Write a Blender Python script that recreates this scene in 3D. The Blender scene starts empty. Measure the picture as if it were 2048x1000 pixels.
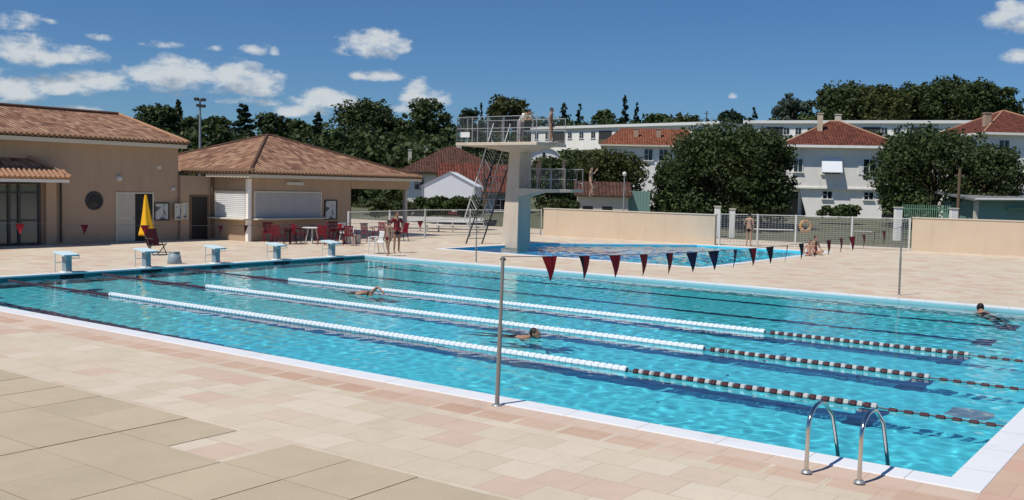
import bpy, bmesh, math, random
import numpy as np
from mathutils import Vector, Matrix
from mathutils.geometry import delaunay_2d_cdt
S = bpy.context.scene
COL = S.collection
R = math.radians
random.seed(7)

# ------------------------------------------------------------------ camera
F_PX = 1971.4
YAW, PIT, ROLL, CAMH = R(36.2623), R(3.7047), R(1.26364), 2.7933
FW = Vector((-math.sin(YAW)*math.cos(PIT), math.cos(YAW)*math.cos(PIT), -math.sin(PIT)))
_r = Vector((math.cos(YAW), math.sin(YAW), 0)); _u = _r.cross(FW)
RT = _r*math.cos(ROLL) + _u*math.sin(ROLL)
UP = -_r*math.sin(ROLL) + _u*math.cos(ROLL)
CAM = Vector((0, 0, CAMH))
cd = bpy.data.cameras.new('camera'); cam = bpy.data.objects.new('camera', cd); COL.objects.link(cam)
cd.sensor_width = 36; cd.lens = F_PX/2048*36; cd.clip_start = .1; cd.clip_end = 3000
m = Matrix((RT, UP, -FW)).transposed().to_4x4(); m.translation = CAM
cam.matrix_world = m; S.camera = cam
RV = Vector((math.cos(YAW), math.sin(YAW), 0))      # picture-right on the ground
BV = Vector((-math.sin(YAW), math.cos(YAW), 0))     # away from the viewer on the ground

def P(px, py, D):                                   # real-world point of a photo spot at a known depth
    return CAM + (FW + RT*(px-1024)/F_PX + UP*(500-py)/F_PX)*D
def G(px, py):                                      # spot on the level ground
    d = FW + RT*(px-1024)/F_PX + UP*(500-py)/F_PX
    return CAM - d*(CAMH/d.z)

# ------------------------------------------------------------------ helpers
def link(o): COL.objects.link(o); return o
def tag(o, label=None, cat=None, group=None, kind=None):
    if label: o['label'] = label
    if cat: o['category'] = cat
    if group: o['group'] = group
    if kind: o['kind'] = kind
    return o
def thing(name, label, cat, loc=(0, 0, 0), rz=0, group=None):
    o = link(bpy.data.objects.new(name, None)); o.empty_display_size = .2
    o.location = loc; o.rotation_euler = (0, 0, rz)
    return tag(o, label, cat, group)
def dup(root, loc, rz=None, label=None, scale=None):
    r = link(root.copy()); r.location = loc
    if rz is not None: r.rotation_euler = (0, 0, rz)
    if label: r['label'] = label
    if scale is not None: r.scale = scale
    for ch in list(root.children):
        c = link(ch.copy()); c.parent = r
        for g in list(ch.children):
            d = link(g.copy()); d.parent = c
    return r

class MB:
    def __init__(s): s.v = []; s.f = []; s.uv = {}; s.smooth = set(); s.mi = {}
    def add(s, vs, fs, smooth=False, mi=0):
        b = len(s.v); s.v += [tuple(v) for v in vs]
        for f in fs:
            if smooth: s.smooth.add(len(s.f))
            if mi: s.mi[len(s.f)] = mi
            s.f.append(tuple(i+b for i in f))
        return s
    def box(s, x0, x1, y0, y1, z0, z1, M=None, mi=0):
        v = [(x, y, z) for z in (z0, z1) for y in (y0, y1) for x in (x0, x1)]
        if M is not None: v = [M @ Vector(p) for p in v]
        return s.add(v, [(0,2,3,1),(4,5,7,6),(0,1,5,4),(2,6,7,3),(0,4,6,2),(1,3,7,5)], mi=mi)
    def prism(s, pts, z0, z1, M=None, mi=0):        # pts ccw in xy
        n = len(pts)
        v = [(x, y, z0) for x, y in pts] + [(x, y, z1) for x, y in pts]
        if M is not None: v = [M @ Vector(p) for p in v]
        return s.add(v, [tuple(range(n))[::-1], tuple(range(n, 2*n))] + [(i, (i+1) % n, (i+1) % n+n, i+n) for i in range(n)], mi=mi)
    def tube(s, path, r, n=8, cap=True, mi=0):
        path = [Vector(p) for p in path]; k = len(path)
        rs = r if isinstance(r, (list, tuple)) else [r]*k
        vs = []; prev = None
        for i, p in enumerate(path):
            t = (path[min(i+1, k-1)] - path[max(i-1, 0)]).normalized()
            if prev is None:
                a = Vector((0, 0, 1)) if abs(t.z) < .9 else Vector((1, 0, 0))
                x = t.cross(a).normalized()
            else:
                x = (prev - t*prev.dot(t)).normalized()
            prev = x; y = t.cross(x)
            vs += [p + (x*math.cos(2*math.pi*j/n) + y*math.sin(2*math.pi*j/n))*rs[i] for j in range(n)]
        fs = [(i*n+j, i*n+(j+1) % n, (i+1)*n+(j+1) % n, (i+1)*n+j) for i in range(k-1) for j in range(n)]
        s.add(vs, fs, True, mi)
        if cap: s.add(vs[:n], [tuple(range(n))[::-1]], mi=mi); s.add(vs[-n:], [tuple(range(n))], mi=mi)
        return s
    def ell(s, c, rx, ry, rz, nu=12, nv=8, M=None, mi=0, v0=-1., v1=1.):
        vs = []; fs = []
        for i in range(nv+1):
            ph = math.pi/2*(v0 + (v1-v0)*i/nv)
            for j in range(nu):
                th = 2*math.pi*j/nu
                p = Vector((rx*math.cos(ph)*math.cos(th), ry*math.cos(ph)*math.sin(th), rz*math.sin(ph)))
                if M is not None: p = M @ p
                vs.append(Vector(c)+p)
        for i in range(nv):
            for j in range(nu):
                fs.append((i*nu+j, i*nu+(j+1) % nu, (i+1)*nu+(j+1) % nu, (i+1)*nu+j))
        return s.add(vs, fs, True, mi)
    def lathe(s, prof, n=16, M=None, mi=0):
        vs = [(r*math.cos(2*math.pi*j/n), r*math.sin(2*math.pi*j/n), z) for r, z in prof for j in range(n)]
        if M is not None: vs = [M @ Vector(p) for p in vs]
        return s.add(vs, [(i*n+j, i*n+(j+1) % n, (i+1)*n+(j+1) % n, (i+1)*n+j) for i in range(len(prof)-1) for j in range(n)], True, mi)
    def poly(s, pts, uvs=None, mi=0):
        if uvs: s.uv[len(s.f)] = uvs
        return s.add(pts, [tuple(range(len(pts)))], mi=mi)
    def build(s, name, mats, parent=None, label=None):
        me = bpy.data.meshes.new(name); me.from_pydata(s.v, [], s.f)
        for mt in (mats if isinstance(mats, (list, tuple)) else [mats]): me.materials.append(mt)
        for i in s.smooth: me.polygons[i].use_smooth = True
        for i, k in s.mi.items(): me.polygons[i].material_index = k
        if s.uv:
            L = me.uv_layers.new(name='UVMap')
            for i, uvs in s.uv.items():
                for li, q in zip(me.polygons[i].loop_indices, uvs): L.data[li].uv = q
        me.update()
        o = link(bpy.data.objects.new(name, me))
        if parent is not None: o.parent = parent
        if label: o['label'] = label
        return o
def bevel(o, w=.01, seg=2):
    b = bmesh.new(); b.from_mesh(o.data)
    bmesh.ops.bevel(b, geom=[e for e in b.edges if e.calc_face_angle(0) > .6], offset=w, segments=seg, affect='EDGES', profile=.6)
    b.to_mesh(o.data); b.free(); return o
def struct(o): o['kind'] = 'structure'; return o

# ------------------------------------------------------------------ materials
def lin(r, g, b):
    f = lambda c: c/12.92 if c <= .04045 else ((c+.055)/1.055)**2.4
    return (f(r/255), f(g/255), f(b/255), 1)
class NT:
    def __init__(s, m): s.t = m.node_tree; s.m = m
    def n(s, ty, **k):
        nd = s.t.nodes.new(ty)
        for a, v in k.items():
            if a.startswith('i_'):
                key = a[2:]; key = int(key) if key.isdigit() else key.replace('_', ' ')
                if hasattr(v, 'is_linked') : s.t.links.new(v, nd.inputs[key])
                else: nd.inputs[key].default_value = v
            else: setattr(nd, a, v)
        return nd
    def math(s, op, a, b=0., c=None, clamp=False):
        nd = s.t.nodes.new('ShaderNodeMath'); nd.operation = op; nd.use_clamp = clamp
        for i, v in enumerate((a, b) if c is None else (a, b, c)):
            if isinstance(v, (int, float)): nd.inputs[i].default_value = v
            else: s.t.links.new(v, nd.inputs[i])
        return nd.outputs[0]
    def mix(s, fac, a, b, blend='MIX'):
        nd = s.t.nodes.new('ShaderNodeMix'); nd.data_type = 'RGBA'; nd.blend_type = blend
        for i, v in ((0, fac), (6, a), (7, b)):
            if isinstance(v, (int, float)): nd.inputs[i].default_value = v
            elif isinstance(v, tuple): nd.inputs[i].default_value = v
            else: s.t.links.new(v, nd.inputs[i])
        return nd.outputs[2]
    def ramp(s, fac, stops, const=False):
        nd = s.t.nodes.new('ShaderNodeValToRGB'); cr = nd.color_ramp
        if const: cr.interpolation = 'CONSTANT'
        while len(cr.elements) < len(stops): cr.elements.new(.5)
        for e, (p, c) in zip(cr.elements, stops): e.position = p; e.color = c
        s.t.links.new(fac, nd.inputs[0]); return nd.outputs[0]
    def link(s, a, b): s.t.links.new(a, b)
def newmat(name, rough=.7, spec=.3):
    m = bpy.data.materials.new(name); m.use_nodes = True; t = NT(m)
    b = m.node_tree.nodes['Principled BSDF']
    b.inputs['Roughness'].default_value = rough; b.inputs['Specular IOR Level'].default_value = spec
    return m, t, b
def mat(name, col, rough=.7, metal=0., spec=.3, var=.12, scale=3., bump=0., fine=40., streak=0.):
    """plain surface with large-scale wear, fine grain and a little bump"""
    m, t, b = newmat(name, rough, spec)
    c = t.n('ShaderNodeTexCoord').outputs['Object']
    n1 = t.n('ShaderNodeTexNoise', i_Vector=c, i_Scale=scale, i_Detail=5., i_Roughness=.6).outputs[0]
    n2 = t.n('ShaderNodeTexNoise', i_Vector=c, i_Scale=fine, i_Detail=2.).outputs[0]
    v = t.math('ADD', t.math('MULTIPLY', n1, .7), t.math('MULTIPLY', n2, .3))
    k = t.math('MULTIPLY_ADD', v, 2*var, 1-var)
    if streak:                                                      # rain marks and splash dirt
        mp = t.n('ShaderNodeMapping', i_Vector=c, i_Scale=(1.7, 1.7, .30))
        n3 = t.n('ShaderNodeTexNoise', i_Vector=mp.outputs[0], i_Scale=1., i_Detail=6., i_Roughness=.7).outputs[0]
        sk = t.n('ShaderNodeMapRange', interpolation_type='SMOOTHSTEP', i_Value=n3, i_1=.46, i_2=.82).outputs[0]
        k = t.math('MULTIPLY', k, t.math('MULTIPLY_ADD', sk, -streak, 1.))
    b.inputs['Metallic'].default_value = metal
    t.link(t.mix(1., tuple(col[:3])+(1,), t.n('ShaderNodeCombineColor', i_0=k, i_1=k, i_2=k).outputs[0], 'MULTIPLY'), b.inputs['Base Color'])
    if bump:
        t.link(t.n('ShaderNodeBump', i_Strength=bump, i_Distance=.02, i_Height=n2).outputs[0], b.inputs['Normal'])
    return m
M = {}
M['render'] = mat('peach_render', (.45, .325, .225), .9, var=.16, scale=.8, bump=.15, fine=60, streak=.16)
M['render_pink'] = mat('pink_render', (.66, .53, .39), .9, var=.12, scale=.9, bump=.15, fine=60, streak=.12)
M['cream'] = mat('cream_paint', (.66, .60, .48), .7, var=.08)
M['white'] = mat('white_paint', (.78, .77, .73), .55, var=.06)
M['white_wall'] = mat('white_render', (.92, .89, .83), .85, var=.10, scale=.5, streak=.18)
M['grey_wall'] = mat('grey_render', (.86, .82, .74), .9, var=.14, scale=.6, bump=.1, fine=12, streak=.2)
M['concrete'] = mat('concrete', (.47, .44, .38), .9, var=.14, scale=1.5, bump=.2)
M['tower'] = mat('tower_concrete', (.66, .56, .44), .85, var=.18, scale=1.1, bump=.15, streak=.22)
M['coping'] = mat('white_coping', (.76, .77, .78), .5, var=.07, scale=1.5)
M['steel'] = mat('polished_steel', (.62, .62, .60), .14, metal=1., var=.05)
M['galv'] = mat('galvanised_steel', (.38, .39, .39), .45, metal=.5, var=.1)
M['pole'] = mat('grey_pole_paint', (.28, .27, .25), .4, metal=.3, var=.15)
M['greybar'] = mat('grey_bar_paint', (.40, .41, .42), .5, var=.1)
M['whitebar'] = mat('white_bar_paint', (.66, .66, .63), .5, var=.05)
M['dark'] = mat('dark_paint_and_shade', (.018, .017, .018), .5, var=.2)  # dark door paint, and painted shade filling doorways, recess and gap
M['darkmetal'] = mat('dark_metal', (.05, .05, .05), .5, var=.2)
M['glass'] = mat('window_glass', (.02, .025, .03), .06, spec=.6, var=.05)
M['entrance_glass'] = mat('entrance_glass', (.11, .125, .115), .08, spec=.6, var=.25, scale=.5)  # base lightened and greened to paint in a reflection
M['navy'] = mat('navy_tile', (.010, .045, .14), .5, var=.1)
M['black'] = mat('black_tile', (.004, .006, .018), .5, var=.1)
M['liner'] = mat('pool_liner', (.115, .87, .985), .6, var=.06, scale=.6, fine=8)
M['liner_shade'] = mat('start_wall_shade', (.028, .155, .175), .5, var=.15)  # start end wall: its shade painted in as a darker teal
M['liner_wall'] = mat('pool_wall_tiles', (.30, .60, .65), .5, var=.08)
M['liner_deep'] = mat('deep_pool_liner', (.05, .50, .92), .6, var=.06, scale=.6, fine=8)
M['liner_shallow'] = mat('shallow_pool_liner', (.07, .76, .95), .6, var=.06, scale=.6, fine=8)
M['red'] = mat('red_plastic', (.17, .010, .022), .45, var=.15)
M['redcloth'] = mat('red_pennant', (.30, .008, .014), .7, var=.1)
M['navycloth'] = mat('navy_pennant', (.008, .012, .045), .7, var=.1)
M['darkcloth'] = mat('dark_pennant', (.015, .010, .015), .7, var=.1)
M['maroon'] = mat('maroon_fabric', (.065, .010, .014), .8, var=.2)
M['yellow'] = mat('yellow_fabric', (.80, .42, .015), .8, var=.12, scale=4)
M['white_plastic'] = mat('white_plastic', (.72, .72, .70), .4, var=.04)
M['float_white'] = mat('white_float', (.76, .80, .82), .4, var=.05)
M['float_pale'] = mat('pale_grey_float', (.50, .50, .48), .5, var=.15)
M['float_dark'] = mat('dark_float', (.085, .030, .034), .4, var=.2)
M['float_red'] = mat('red_brown_float', (.075, .03, .045), .5, var=.3)
M['cable'] = mat('cable', (.12, .11, .12), .5)
M['paleblue'] = mat('pale_blue_platform', (.60, .74, .77), .55, var=.06)
M['greyblue'] = mat('grey_blue_paint', (.26, .33, .37), .5, var=.1)
M['shutter'] = None
M['red_lamp'] = mat('orange_ring', (.55, .30, .12), .6)
M['green_paint'] = mat('green_paint', (.20, .36, .24), .6, var=.1)
M['wood'] = mat('weathered_wood', (.16, .11, .07), .85, var=.25, scale=6)
M['redwood'] = mat('red_brown_wood', (.16, .05, .035), .8, var=.2)
M['brown_roof_edge'] = mat('dark_eave', (.07, .045, .03), .85)
M['skin_tan'] = mat('tanned_skin', (.36, .205, .135), .55, var=.06, scale=8)
M['skin_pale'] = mat('fair_skin', (.48, .28, .19), .55, var=.06, scale=8)
M['hair_dark'] = mat('dark_hair', (.014, .010, .009), .6, var=.3, fine=90)
M['hair_fair'] = mat('fair_hair', (.42, .33, .2), .6, var=.2, fine=90)
M['hair_red'] = mat('auburn_hair', (.07, .02, .015), .6, var=.3, fine=90)
M['eye'] = mat('eye', (.01, .008, .008), .2)
M['cloth_white'] = mat('white_cloth', (.74, .72, .62), .85, var=.08)
M['cloth_grey'] = mat('grey_cloth', (.26, .25, .26), .85, var=.1)
M['cloth_black'] = mat('black_cloth', (.010, .010, .014), .8, var=.1)
M['cloth_red'] = mat('dark_red_cloth', (.16, .012, .02), .8, var=.1)
M['lamp_glass'] = mat('white_lamp_glass', (.62, .60, .55), .3, var=.03)
M['posterwhite'] = None

def corrugated(name, col, step=.09, axis='Z', rough=.5):
    m, t, b = newmat(name, rough)
    c = t.n('ShaderNodeSeparateXYZ', i_0=t.n('ShaderNodeTexCoord').outputs['Object'])
    w = t.math('PINGPONG', c.outputs[axis], step/2)
    h = t.math('MULTIPLY', w, 2/step)
    n = t.n('ShaderNodeTexNoise', i_Vector=t.n('ShaderNodeTexCoord').outputs['Object'], i_Scale=2., i_Detail=4.).outputs[0]
    k = t.math('MULTIPLY_ADD', n, .2, .9)
    t.link(t.mix(1., tuple(col)+(1,), t.n('ShaderNodeCombineColor', i_0=k, i_1=k, i_2=k).outputs[0], 'MULTIPLY'), b.inputs['Base Color'])
    t.link(t.n('ShaderNodeBump', i_Strength=.6, i_Distance=.02, i_Height=h).outputs[0], b.inputs['Normal'])
    return m
M['shutter'] = corrugated('white_shutter', (.70, .71, .70), .09, 'Z')
M['shutter_shaded'] = corrugated('shaded_white_shutter', (.44, .44, .43), .09, 'Z')  # front shutter: shade of the sunless wall mixed into the white
M['green_sheet'] = corrugated('green_sheet', (.20, .33, .27), .22, 'X')
M['door_cream'] = corrugated('cream_door_boards', (.52, .49, .40), .12, 'Y')

def poster_mat():
    m, t, b = newmat('notice_papers', .6)
    c = t.n('ShaderNodeTexCoord').outputs['Object']
    v = t.n('ShaderNodeTexVoronoi', i_Vector=c, i_Scale=3.2).outputs['Color']
    s = t.n('ShaderNodeSeparateColor', i_0=v).outputs[0]
    t.link(t.ramp(s, [(0, (.55, .57, .55, 1)), (.4, (.40, .44, .44, 1)), (.62, (.12, .14, .15, 1)), (.75, (.60, .62, .60, 1))], True), b.inputs['Base Color'])
    return m
M['poster'] = poster_mat()

def roof_mat(name, cols, du=.22, dv=.38, joint=.55, bump=1.0):
    m, t, b = newmat(name, .85, .2)
    uv = t.n('ShaderNodeUVMap').outputs[0]
    s = t.n('ShaderNodeSeparateXYZ', i_0=uv)
    U, V = s.outputs[0], s.outputs[1]
    cu = t.math('DIVIDE', U, du); cv = t.math('DIVIDE', V, dv)
    fu, fv = t.math('FLOOR', cu), t.math('FLOOR', cv)
    w = t.n('ShaderNodeTexWhiteNoise', noise_dimensions='2D', i_Vector=t.n('ShaderNodeCombineXYZ', i_0=fu, i_1=fv).outputs[0]).outputs[0]
    n = t.n('ShaderNodeTexNoise', i_Vector=uv, i_Scale=.7, i_Detail=5., i_Roughness=.65).outputs[0]
    q = t.math('ADD', t.math('MULTIPLY', w, .55), t.math('MULTIPLY', n, .45))
    k = len(cols)
    c = t.ramp(q, [(.2+.6*i/(k-1), tuple(x)+(1,)) for i, x in enumerate(cols)])
    frv = t.math('FRACT', cv); fru = t.math('FRACT', cu)
    hu = t.math('SINE', t.math('MULTIPLY', fru, math.pi))
    h = t.math('ADD', hu, t.math('MULTIPLY', t.math('SUBTRACT', 1., frv), .35))
    row_shade = t.math('MULTIPLY', t.math('LESS_THAN', frv, .07), 1-joint)  # overlap shade painted as a dark line between tile rows
    t.link(t.mix(row_shade, c, (.03, .018, .012, 1)), b.inputs['Base Color'])
    t.link(t.n('ShaderNodeBump', i_Strength=bump, i_Distance=.07, i_Height=h).outputs[0], b.inputs['Normal'])
    return m
M['tiles'] = roof_mat('canal_tiles', [(.15, .075, .050), (.27, .14, .085), (.36, .20, .125), (.46, .29, .18)])
M['tiles_red'] = roof_mat('red_tiles', [(.085, .030, .021), (.135, .043, .028), (.19, .062, .038)], .25, .35)
M['tiles_orange'] = roof_mat('orange_red_tiles', [(.15, .052, .029), (.21, .072, .038), (.28, .10, .052)], .25, .35)
M['tiles_brown'] = roof_mat('brown_tiles', [(.055, .030, .022), (.095, .046, .032), (.13, .062, .045)], .25, .35)
M['tile_plain'] = mat('clay_ridge_tile', (.40, .22, .13), .85, var=.3, scale=5)
M['tile_dark'] = mat('dark_ridge_tile', (.10, .05, .032), .85, var=.3, scale=5)
M['canvas'] = mat('white_canvas', (.74, .77, .80), .7, var=.05, scale=1)

def coping_mat():
    m, t, b = newmat('white_coping_stone', .5, .3)
    c = t.n('ShaderNodeTexCoord').outputs['Object']; s = t.n('ShaderNodeSeparateXYZ', i_0=c)
    jx = t.math('LESS_THAN', t.math('FRACT', t.math('ADD', s.outputs[0], .5)), .012); jy = t.math('LESS_THAN', t.math('FRACT', t.math('ADD', s.outputs[1], .2)), .012)
    n1 = t.n('ShaderNodeTexNoise', i_Vector=c, i_Scale=1.4, i_Detail=8., i_Roughness=.7).outputs[0]
    n2 = t.n('ShaderNodeMapRange', interpolation_type='SMOOTHSTEP', i_Value=n1, i_1=.5, i_2=.75).outputs[0]
    col = t.mix(t.math('MULTIPLY', n2, .35), (.76, .77, .78, 1), (.52, .50, .46, 1))
    t.link(t.mix(t.math('MULTIPLY', t.math('MAXIMUM', jx, jy), .6), col, (.25, .24, .22, 1)), b.inputs['Base Color'])
    return m
M['coping'] = coping_mat()
def deck_mat():
    m, t, b = newmat('stone_tiles', .75, .3)
    c = t.n('ShaderNodeTexCoord').outputs['Object']
    s = t.n('ShaderNodeSeparateXYZ', i_0=c); X, Y = s.outputs[0], s.outputs[1]
    sx = .5
    cx = t.math('DIVIDE', t.math('ADD', X, .07), sx); cy = t.math('DIVIDE', t.math('SUBTRACT', Y, .05), sx)
    # running bond: every other row shifted by half a stone
    row = t.math('FLOOR', cy)
    cx = t.math('ADD', cx, t.math('MULTIPLY', t.math('MODULO', row, 2.), .5))
    cell = t.n('ShaderNodeCombineXYZ', i_0=t.math('FLOOR', cx), i_1=row).outputs[0]
    w = t.n('ShaderNodeTexWhiteNoise', noise_dimensions='2D', i_Vector=cell)
    col = t.ramp(w.outputs[0], [(0, (.62, .53, .395, 1)), (.22, (.66, .575, .445, 1)), (.40, (.59, .50, .36, 1)), (.55, (.64, .54, .41, 1)),
                                (.70, (.61, .485, .37, 1)), (.82, (.60, .43, .325, 1)), (.93, (.58, .39, .29, 1))], True)
    col = t.mix(.30, col, (.61, .52, .405, 1))
    # border course of pink stones beside the pool
    near = t.math('MULTIPLY', t.math('GREATER_THAN', Y, 9.28), t.math('LESS_THAN', Y, 9.66))
    near = t.math('MULTIPLY', near, t.math('LESS_THAN', X, -1.4))
    wx = t.n('ShaderNodeTexWhiteNoise', noise_dimensions='1D', i_W=t.math('FLOOR', t.math('DIVIDE', X, .62))).outputs[0]
    pink = t.ramp(wx, [(0, (.56, .39, .285, 1)), (.4, (.59, .43, .32, 1)), (.7, (.54, .355, .255, 1)), (.9, (.61, .47, .36, 1))], True)
    gap = t.math('GREATER_THAN', t.math('FRACT', t.math('DIVIDE', X, .62)), .10)
    col = t.mix(t.math('MULTIPLY', near, gap), col, pink)
    strip = t.math('MULTIPLY', t.math('GREATER_THAN', Y, 9.66), t.math('LESS_THAN', Y, 10.1))
    col = t.mix(t.math('MULTIPLY', strip, .8), col, (.62, .47, .37, 1))
    right = t.math('GREATER_THAN', X, -1.8)
    col = t.mix(t.math('MULTIPLY', right, .55), col, (.56, .32, .23, 1))
    # joints
    fx, fy = t.math('FRACT', cx), t.math('FRACT', cy)
    ex = t.math('MINIMUM', fx, t.math('SUBTRACT', 1., fx)); ey = t.math('MINIMUM', fy, t.math('SUBTRACT', 1., fy))
    e = t.math('MINIMUM', ex, ey)
    jn = t.n('ShaderNodeTexNoise', i_Vector=c, i_Scale=1.3, i_Detail=3.).outputs[0]
    j = t.math('MULTIPLY', t.math('LESS_THAN', e, .013), t.math('MULTIPLY_ADD', jn, 1.3, -.2, clamp=True))
    col = t.mix(t.math('MULTIPLY', j, .6), col, (.22, .155, .10, 1))
    n1 = t.n('ShaderNodeTexNoise', i_Vector=c, i_Scale=.45, i_Detail=6., i_Roughness=.65).outputs[0]
    n2 = t.n('ShaderNodeTexNoise', i_Vector=c, i_Scale=26., i_Detail=4., i_Roughness=.7).outputs[0]
    n3 = t.n('ShaderNodeTexNoise', i_Vector=c, i_Scale=3.5, i_Detail=4., i_Roughness=.6).outputs[0]
    k = t.math('ADD', t.math('MULTIPLY_ADD', n1, .26, .68), t.math('ADD', t.math('MULTIPLY', n2, .16), t.math('MULTIPLY', n3, .18)))
    col = t.mix(1., col, t.n('ShaderNodeCombineColor', i_0=k, i_1=k, i_2=k).outputs[0], 'MULTIPLY')
    st = t.n('ShaderNodeTexNoise', i_Vector=c, i_Scale=.8, i_Detail=8., i_Roughness=.72, i_Distortion=.8).outputs[0]
    stf = t.n('ShaderNodeMapRange', interpolation_type='SMOOTHSTEP', i_Value=st, i_1=.56, i_2=.74).outputs[0]
    col = t.mix(t.math('MULTIPLY', stf, .32), col, (.30, .235, .17, 1))
    t.link(col, b.inputs['Base Color'])
    h = t.math('ADD', t.math('MULTIPLY', t.math('GREATER_THAN', e, .013), .5), t.math('MULTIPLY', n2, .5))
    t.link(t.n('ShaderNodeBump', i_Strength=.25, i_Distance=.008, i_Height=h).outputs[0], b.inputs['Normal'])
    return m
M['deck'] = deck_mat()
def slab_mat():
    m, t, b = newmat('sand_slabs', .9, .2)
    c = t.n('ShaderNodeTexCoord').outputs['Object']
    isl = t.n('ShaderNodeNewGeometry').outputs['Random Per Island']
    n1 = t.n('ShaderNodeTexNoise', i_Vector=c, i_Scale=1.1, i_Detail=6., i_Roughness=.65).outputs[0]
    n2 = t.n('ShaderNodeTexNoise', i_Vector=c, i_Scale=60., i_Detail=4., i_Roughness=.75).outputs[0]
    k = t.math('ADD', t.math('MULTIPLY_ADD', isl, .10, .62), t.math('ADD', t.math('MULTIPLY', n1, .34), t.math('MULTIPLY', n2, .34)))
    t.link(t.mix(1., (.47, .39, .275, 1), t.n('ShaderNodeCombineColor', i_0=k, i_1=k, i_2=k).outputs[0], 'MULTIPLY'), b.inputs['Base Color'])
    t.link(t.n('ShaderNodeBump', i_Strength=.5, i_Distance=.006, i_Height=n2).outputs[0], b.inputs['Normal'])
    return m
M['slab'] = slab_mat()
def leaf_mat(name, a, bcol, trans=.25):
    m, t, b = newmat(name, .6, .25)
    isl = t.n('ShaderNodeNewGeometry').outputs['Random Per Island']
    c = t.n('ShaderNodeTexCoord').outputs['Object']
    n = t.n('ShaderNodeTexNoise', i_Vector=c, i_Scale=.9, i_Detail=3.).outputs[0]
    q = t.math('ADD', t.math('MULTIPLY', isl, .5), t.math('MULTIPLY', n, .5))
    col = t.ramp(q, [(.25, tuple(a)+(1,)), (.75, tuple(bcol)+(1,))])
    t.link(col, b.inputs['Base Color'])
    tr = t.n('ShaderNodeBsdfTranslucent'); t.link(col, tr.inputs[0])
    mx = t.n('ShaderNodeMixShader'); mx.inputs[0].default_value = trans
    t.link(b.outputs[0], mx.inputs[1]); t.link(tr.outputs[0], mx.inputs[2])
    t.link(mx.outputs[0], t.t.nodes['Material Output'].inputs['Surface'])
    return m
LEAF = {'dark': leaf_mat('dark_leaves', (.021, .035, .010), (.078, .110, .033)),
        'mid': leaf_mat('mid_leaves', (.024, .042, .012), (.080, .118, .034)),
        'olive': leaf_mat('olive_leaves', (.035, .045, .012), (.095, .110, .030)),
        'blue': leaf_mat('bluish_leaves', (.016, .032, .018), (.045, .078, .042)),
        'pale': leaf_mat('pale_leaves', (.040, .062, .045), (.095, .130, .085)),
        'conifer': leaf_mat('needles', (.008, .020, .010), (.025, .048, .022)),
        'hedge': leaf_mat('hedge_leaves', (.018, .034, .008), (.055, .092, .020))}
M['bark'] = mat('bark', (.075, .055, .038), .95, var=.3, scale=6)
def ground_mat():
    m, t, b = newmat('dry_grass', .95, .1)
    c = t.n('ShaderNodeTexCoord').outputs['Object']
    n1 = t.n('ShaderNodeTexNoise', i_Vector=c, i_Scale=.12, i_Detail=6., i_Roughness=.65).outputs[0]
    n2 = t.n('ShaderNodeTexNoise', i_Vector=c, i_Scale=3., i_Detail=5., i_Roughness=.7).outputs[0]
    q = t.math('ADD', t.math('MULTIPLY', n1, .6), t.math('MULTIPLY', n2, .4))
    t.link(t.ramp(q, [(.3, (.06, .075, .035, 1)), (.5, (.12, .125, .08, 1)), (.68, (.20, .19, .14, 1))]), b.inputs['Base Color'])
    t.link(t.n('ShaderNodeBump', i_Strength=.6, i_Distance=.1, i_Height=n2).outputs[0], b.inputs['Normal'])
    return m
M['ground'] = ground_mat()
M['asphalt'] = mat('asphalt', (.085, .085, .08), .9, var=.25, scale=.8, bump=.2)
M['gravel'] = mat('pale_gravel', (.30, .27, .22), .95, var=.25, scale=1.5, bump=.3)
def water_mat(nm='pool_water', sp=.5):
    m, t, b = newmat(nm, 0., sp)
    b.inputs['Transmission Weight'].default_value = 1; b.inputs['IOR'].default_value = 1.333
    b.inputs['Base Color'].default_value = (.93, .985, 1, 1)
    return m
M['water'] = water_mat('pool_water', .42); M['water_deep'] = water_mat('diving_pool_water', .10)

# ------------------------------------------------------------------ sky, sun
SUN_EL = R(60.5); sd = Vector((-.27, -.963, 0)).normalized()
SD = Vector((sd.x*math.cos(SUN_EL), sd.y*math.cos(SUN_EL), math.sin(SUN_EL)))
w = bpy.data.worlds.new('World'); S.world = w; w.use_nodes = True
wt = NT(w)
bg = w.node_tree.nodes['Background']; bg.inputs[1].default_value = .056
sky = wt.n('ShaderNodeTexSky'); sky.sky_type = 'NISHITA'; sky.sun_disc = False
sky.sun_elevation = SUN_EL; sky.sun_rotation = math.atan2(sd.x, sd.y)
sky.altitude = 300; sky.air_density = 1.0; sky.dust_density = .25; sky.ozone_density = 3.0
CLOUDS = [(40,46,58,20,.45),(100,44,24,9,.3),(195,75,32,10,.3),(60,104,70,30,1.),(150,112,60,22,.85),(318,89,42,10,.3),(427,97,20,9,.4),(515,102,30,13,.6),(548,104,14,10,.5),
          (745,92,58,27,1.),(795,98,22,14,.8),(756,152,46,12,.85),(370,160,92,36,1.),(480,160,70,32,.95),(540,182,40,16,.8),(20,180,70,32,.75),(110,174,80,20,.7),(195,162,65,22,.95),(640,200,60,18,.95),(700,206,40,16,.8),
          (600,222,50,14,.7),(832,178,26,20,.75),(850,200,60,22,.55),(830,218,40,14,.6),(145,222,60,10,.8),(2020,38,46,34,.9),(2040,112,42,18,.55),(500,205,80,10,.4),(1465,192,12,8,.3)]
def azel(px, py):
    d = (FW + RT*(px-1024)/F_PX + UP*(500-py)/F_PX).normalized()
    return math.atan2(d.x, d.y), math.asin(d.z)
g = wt.n('ShaderNodeTexCoord').outputs['Generated']
sp = wt.n('ShaderNodeSeparateXYZ', i_0=wt.n('ShaderNodeVectorMath', operation='NORMALIZE', i_0=g).outputs[0])
AZ = wt.math('ARCTAN2', sp.outputs[0], sp.outputs[1]); EL = wt.math('ARCSINE', sp.outputs[2])
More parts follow.
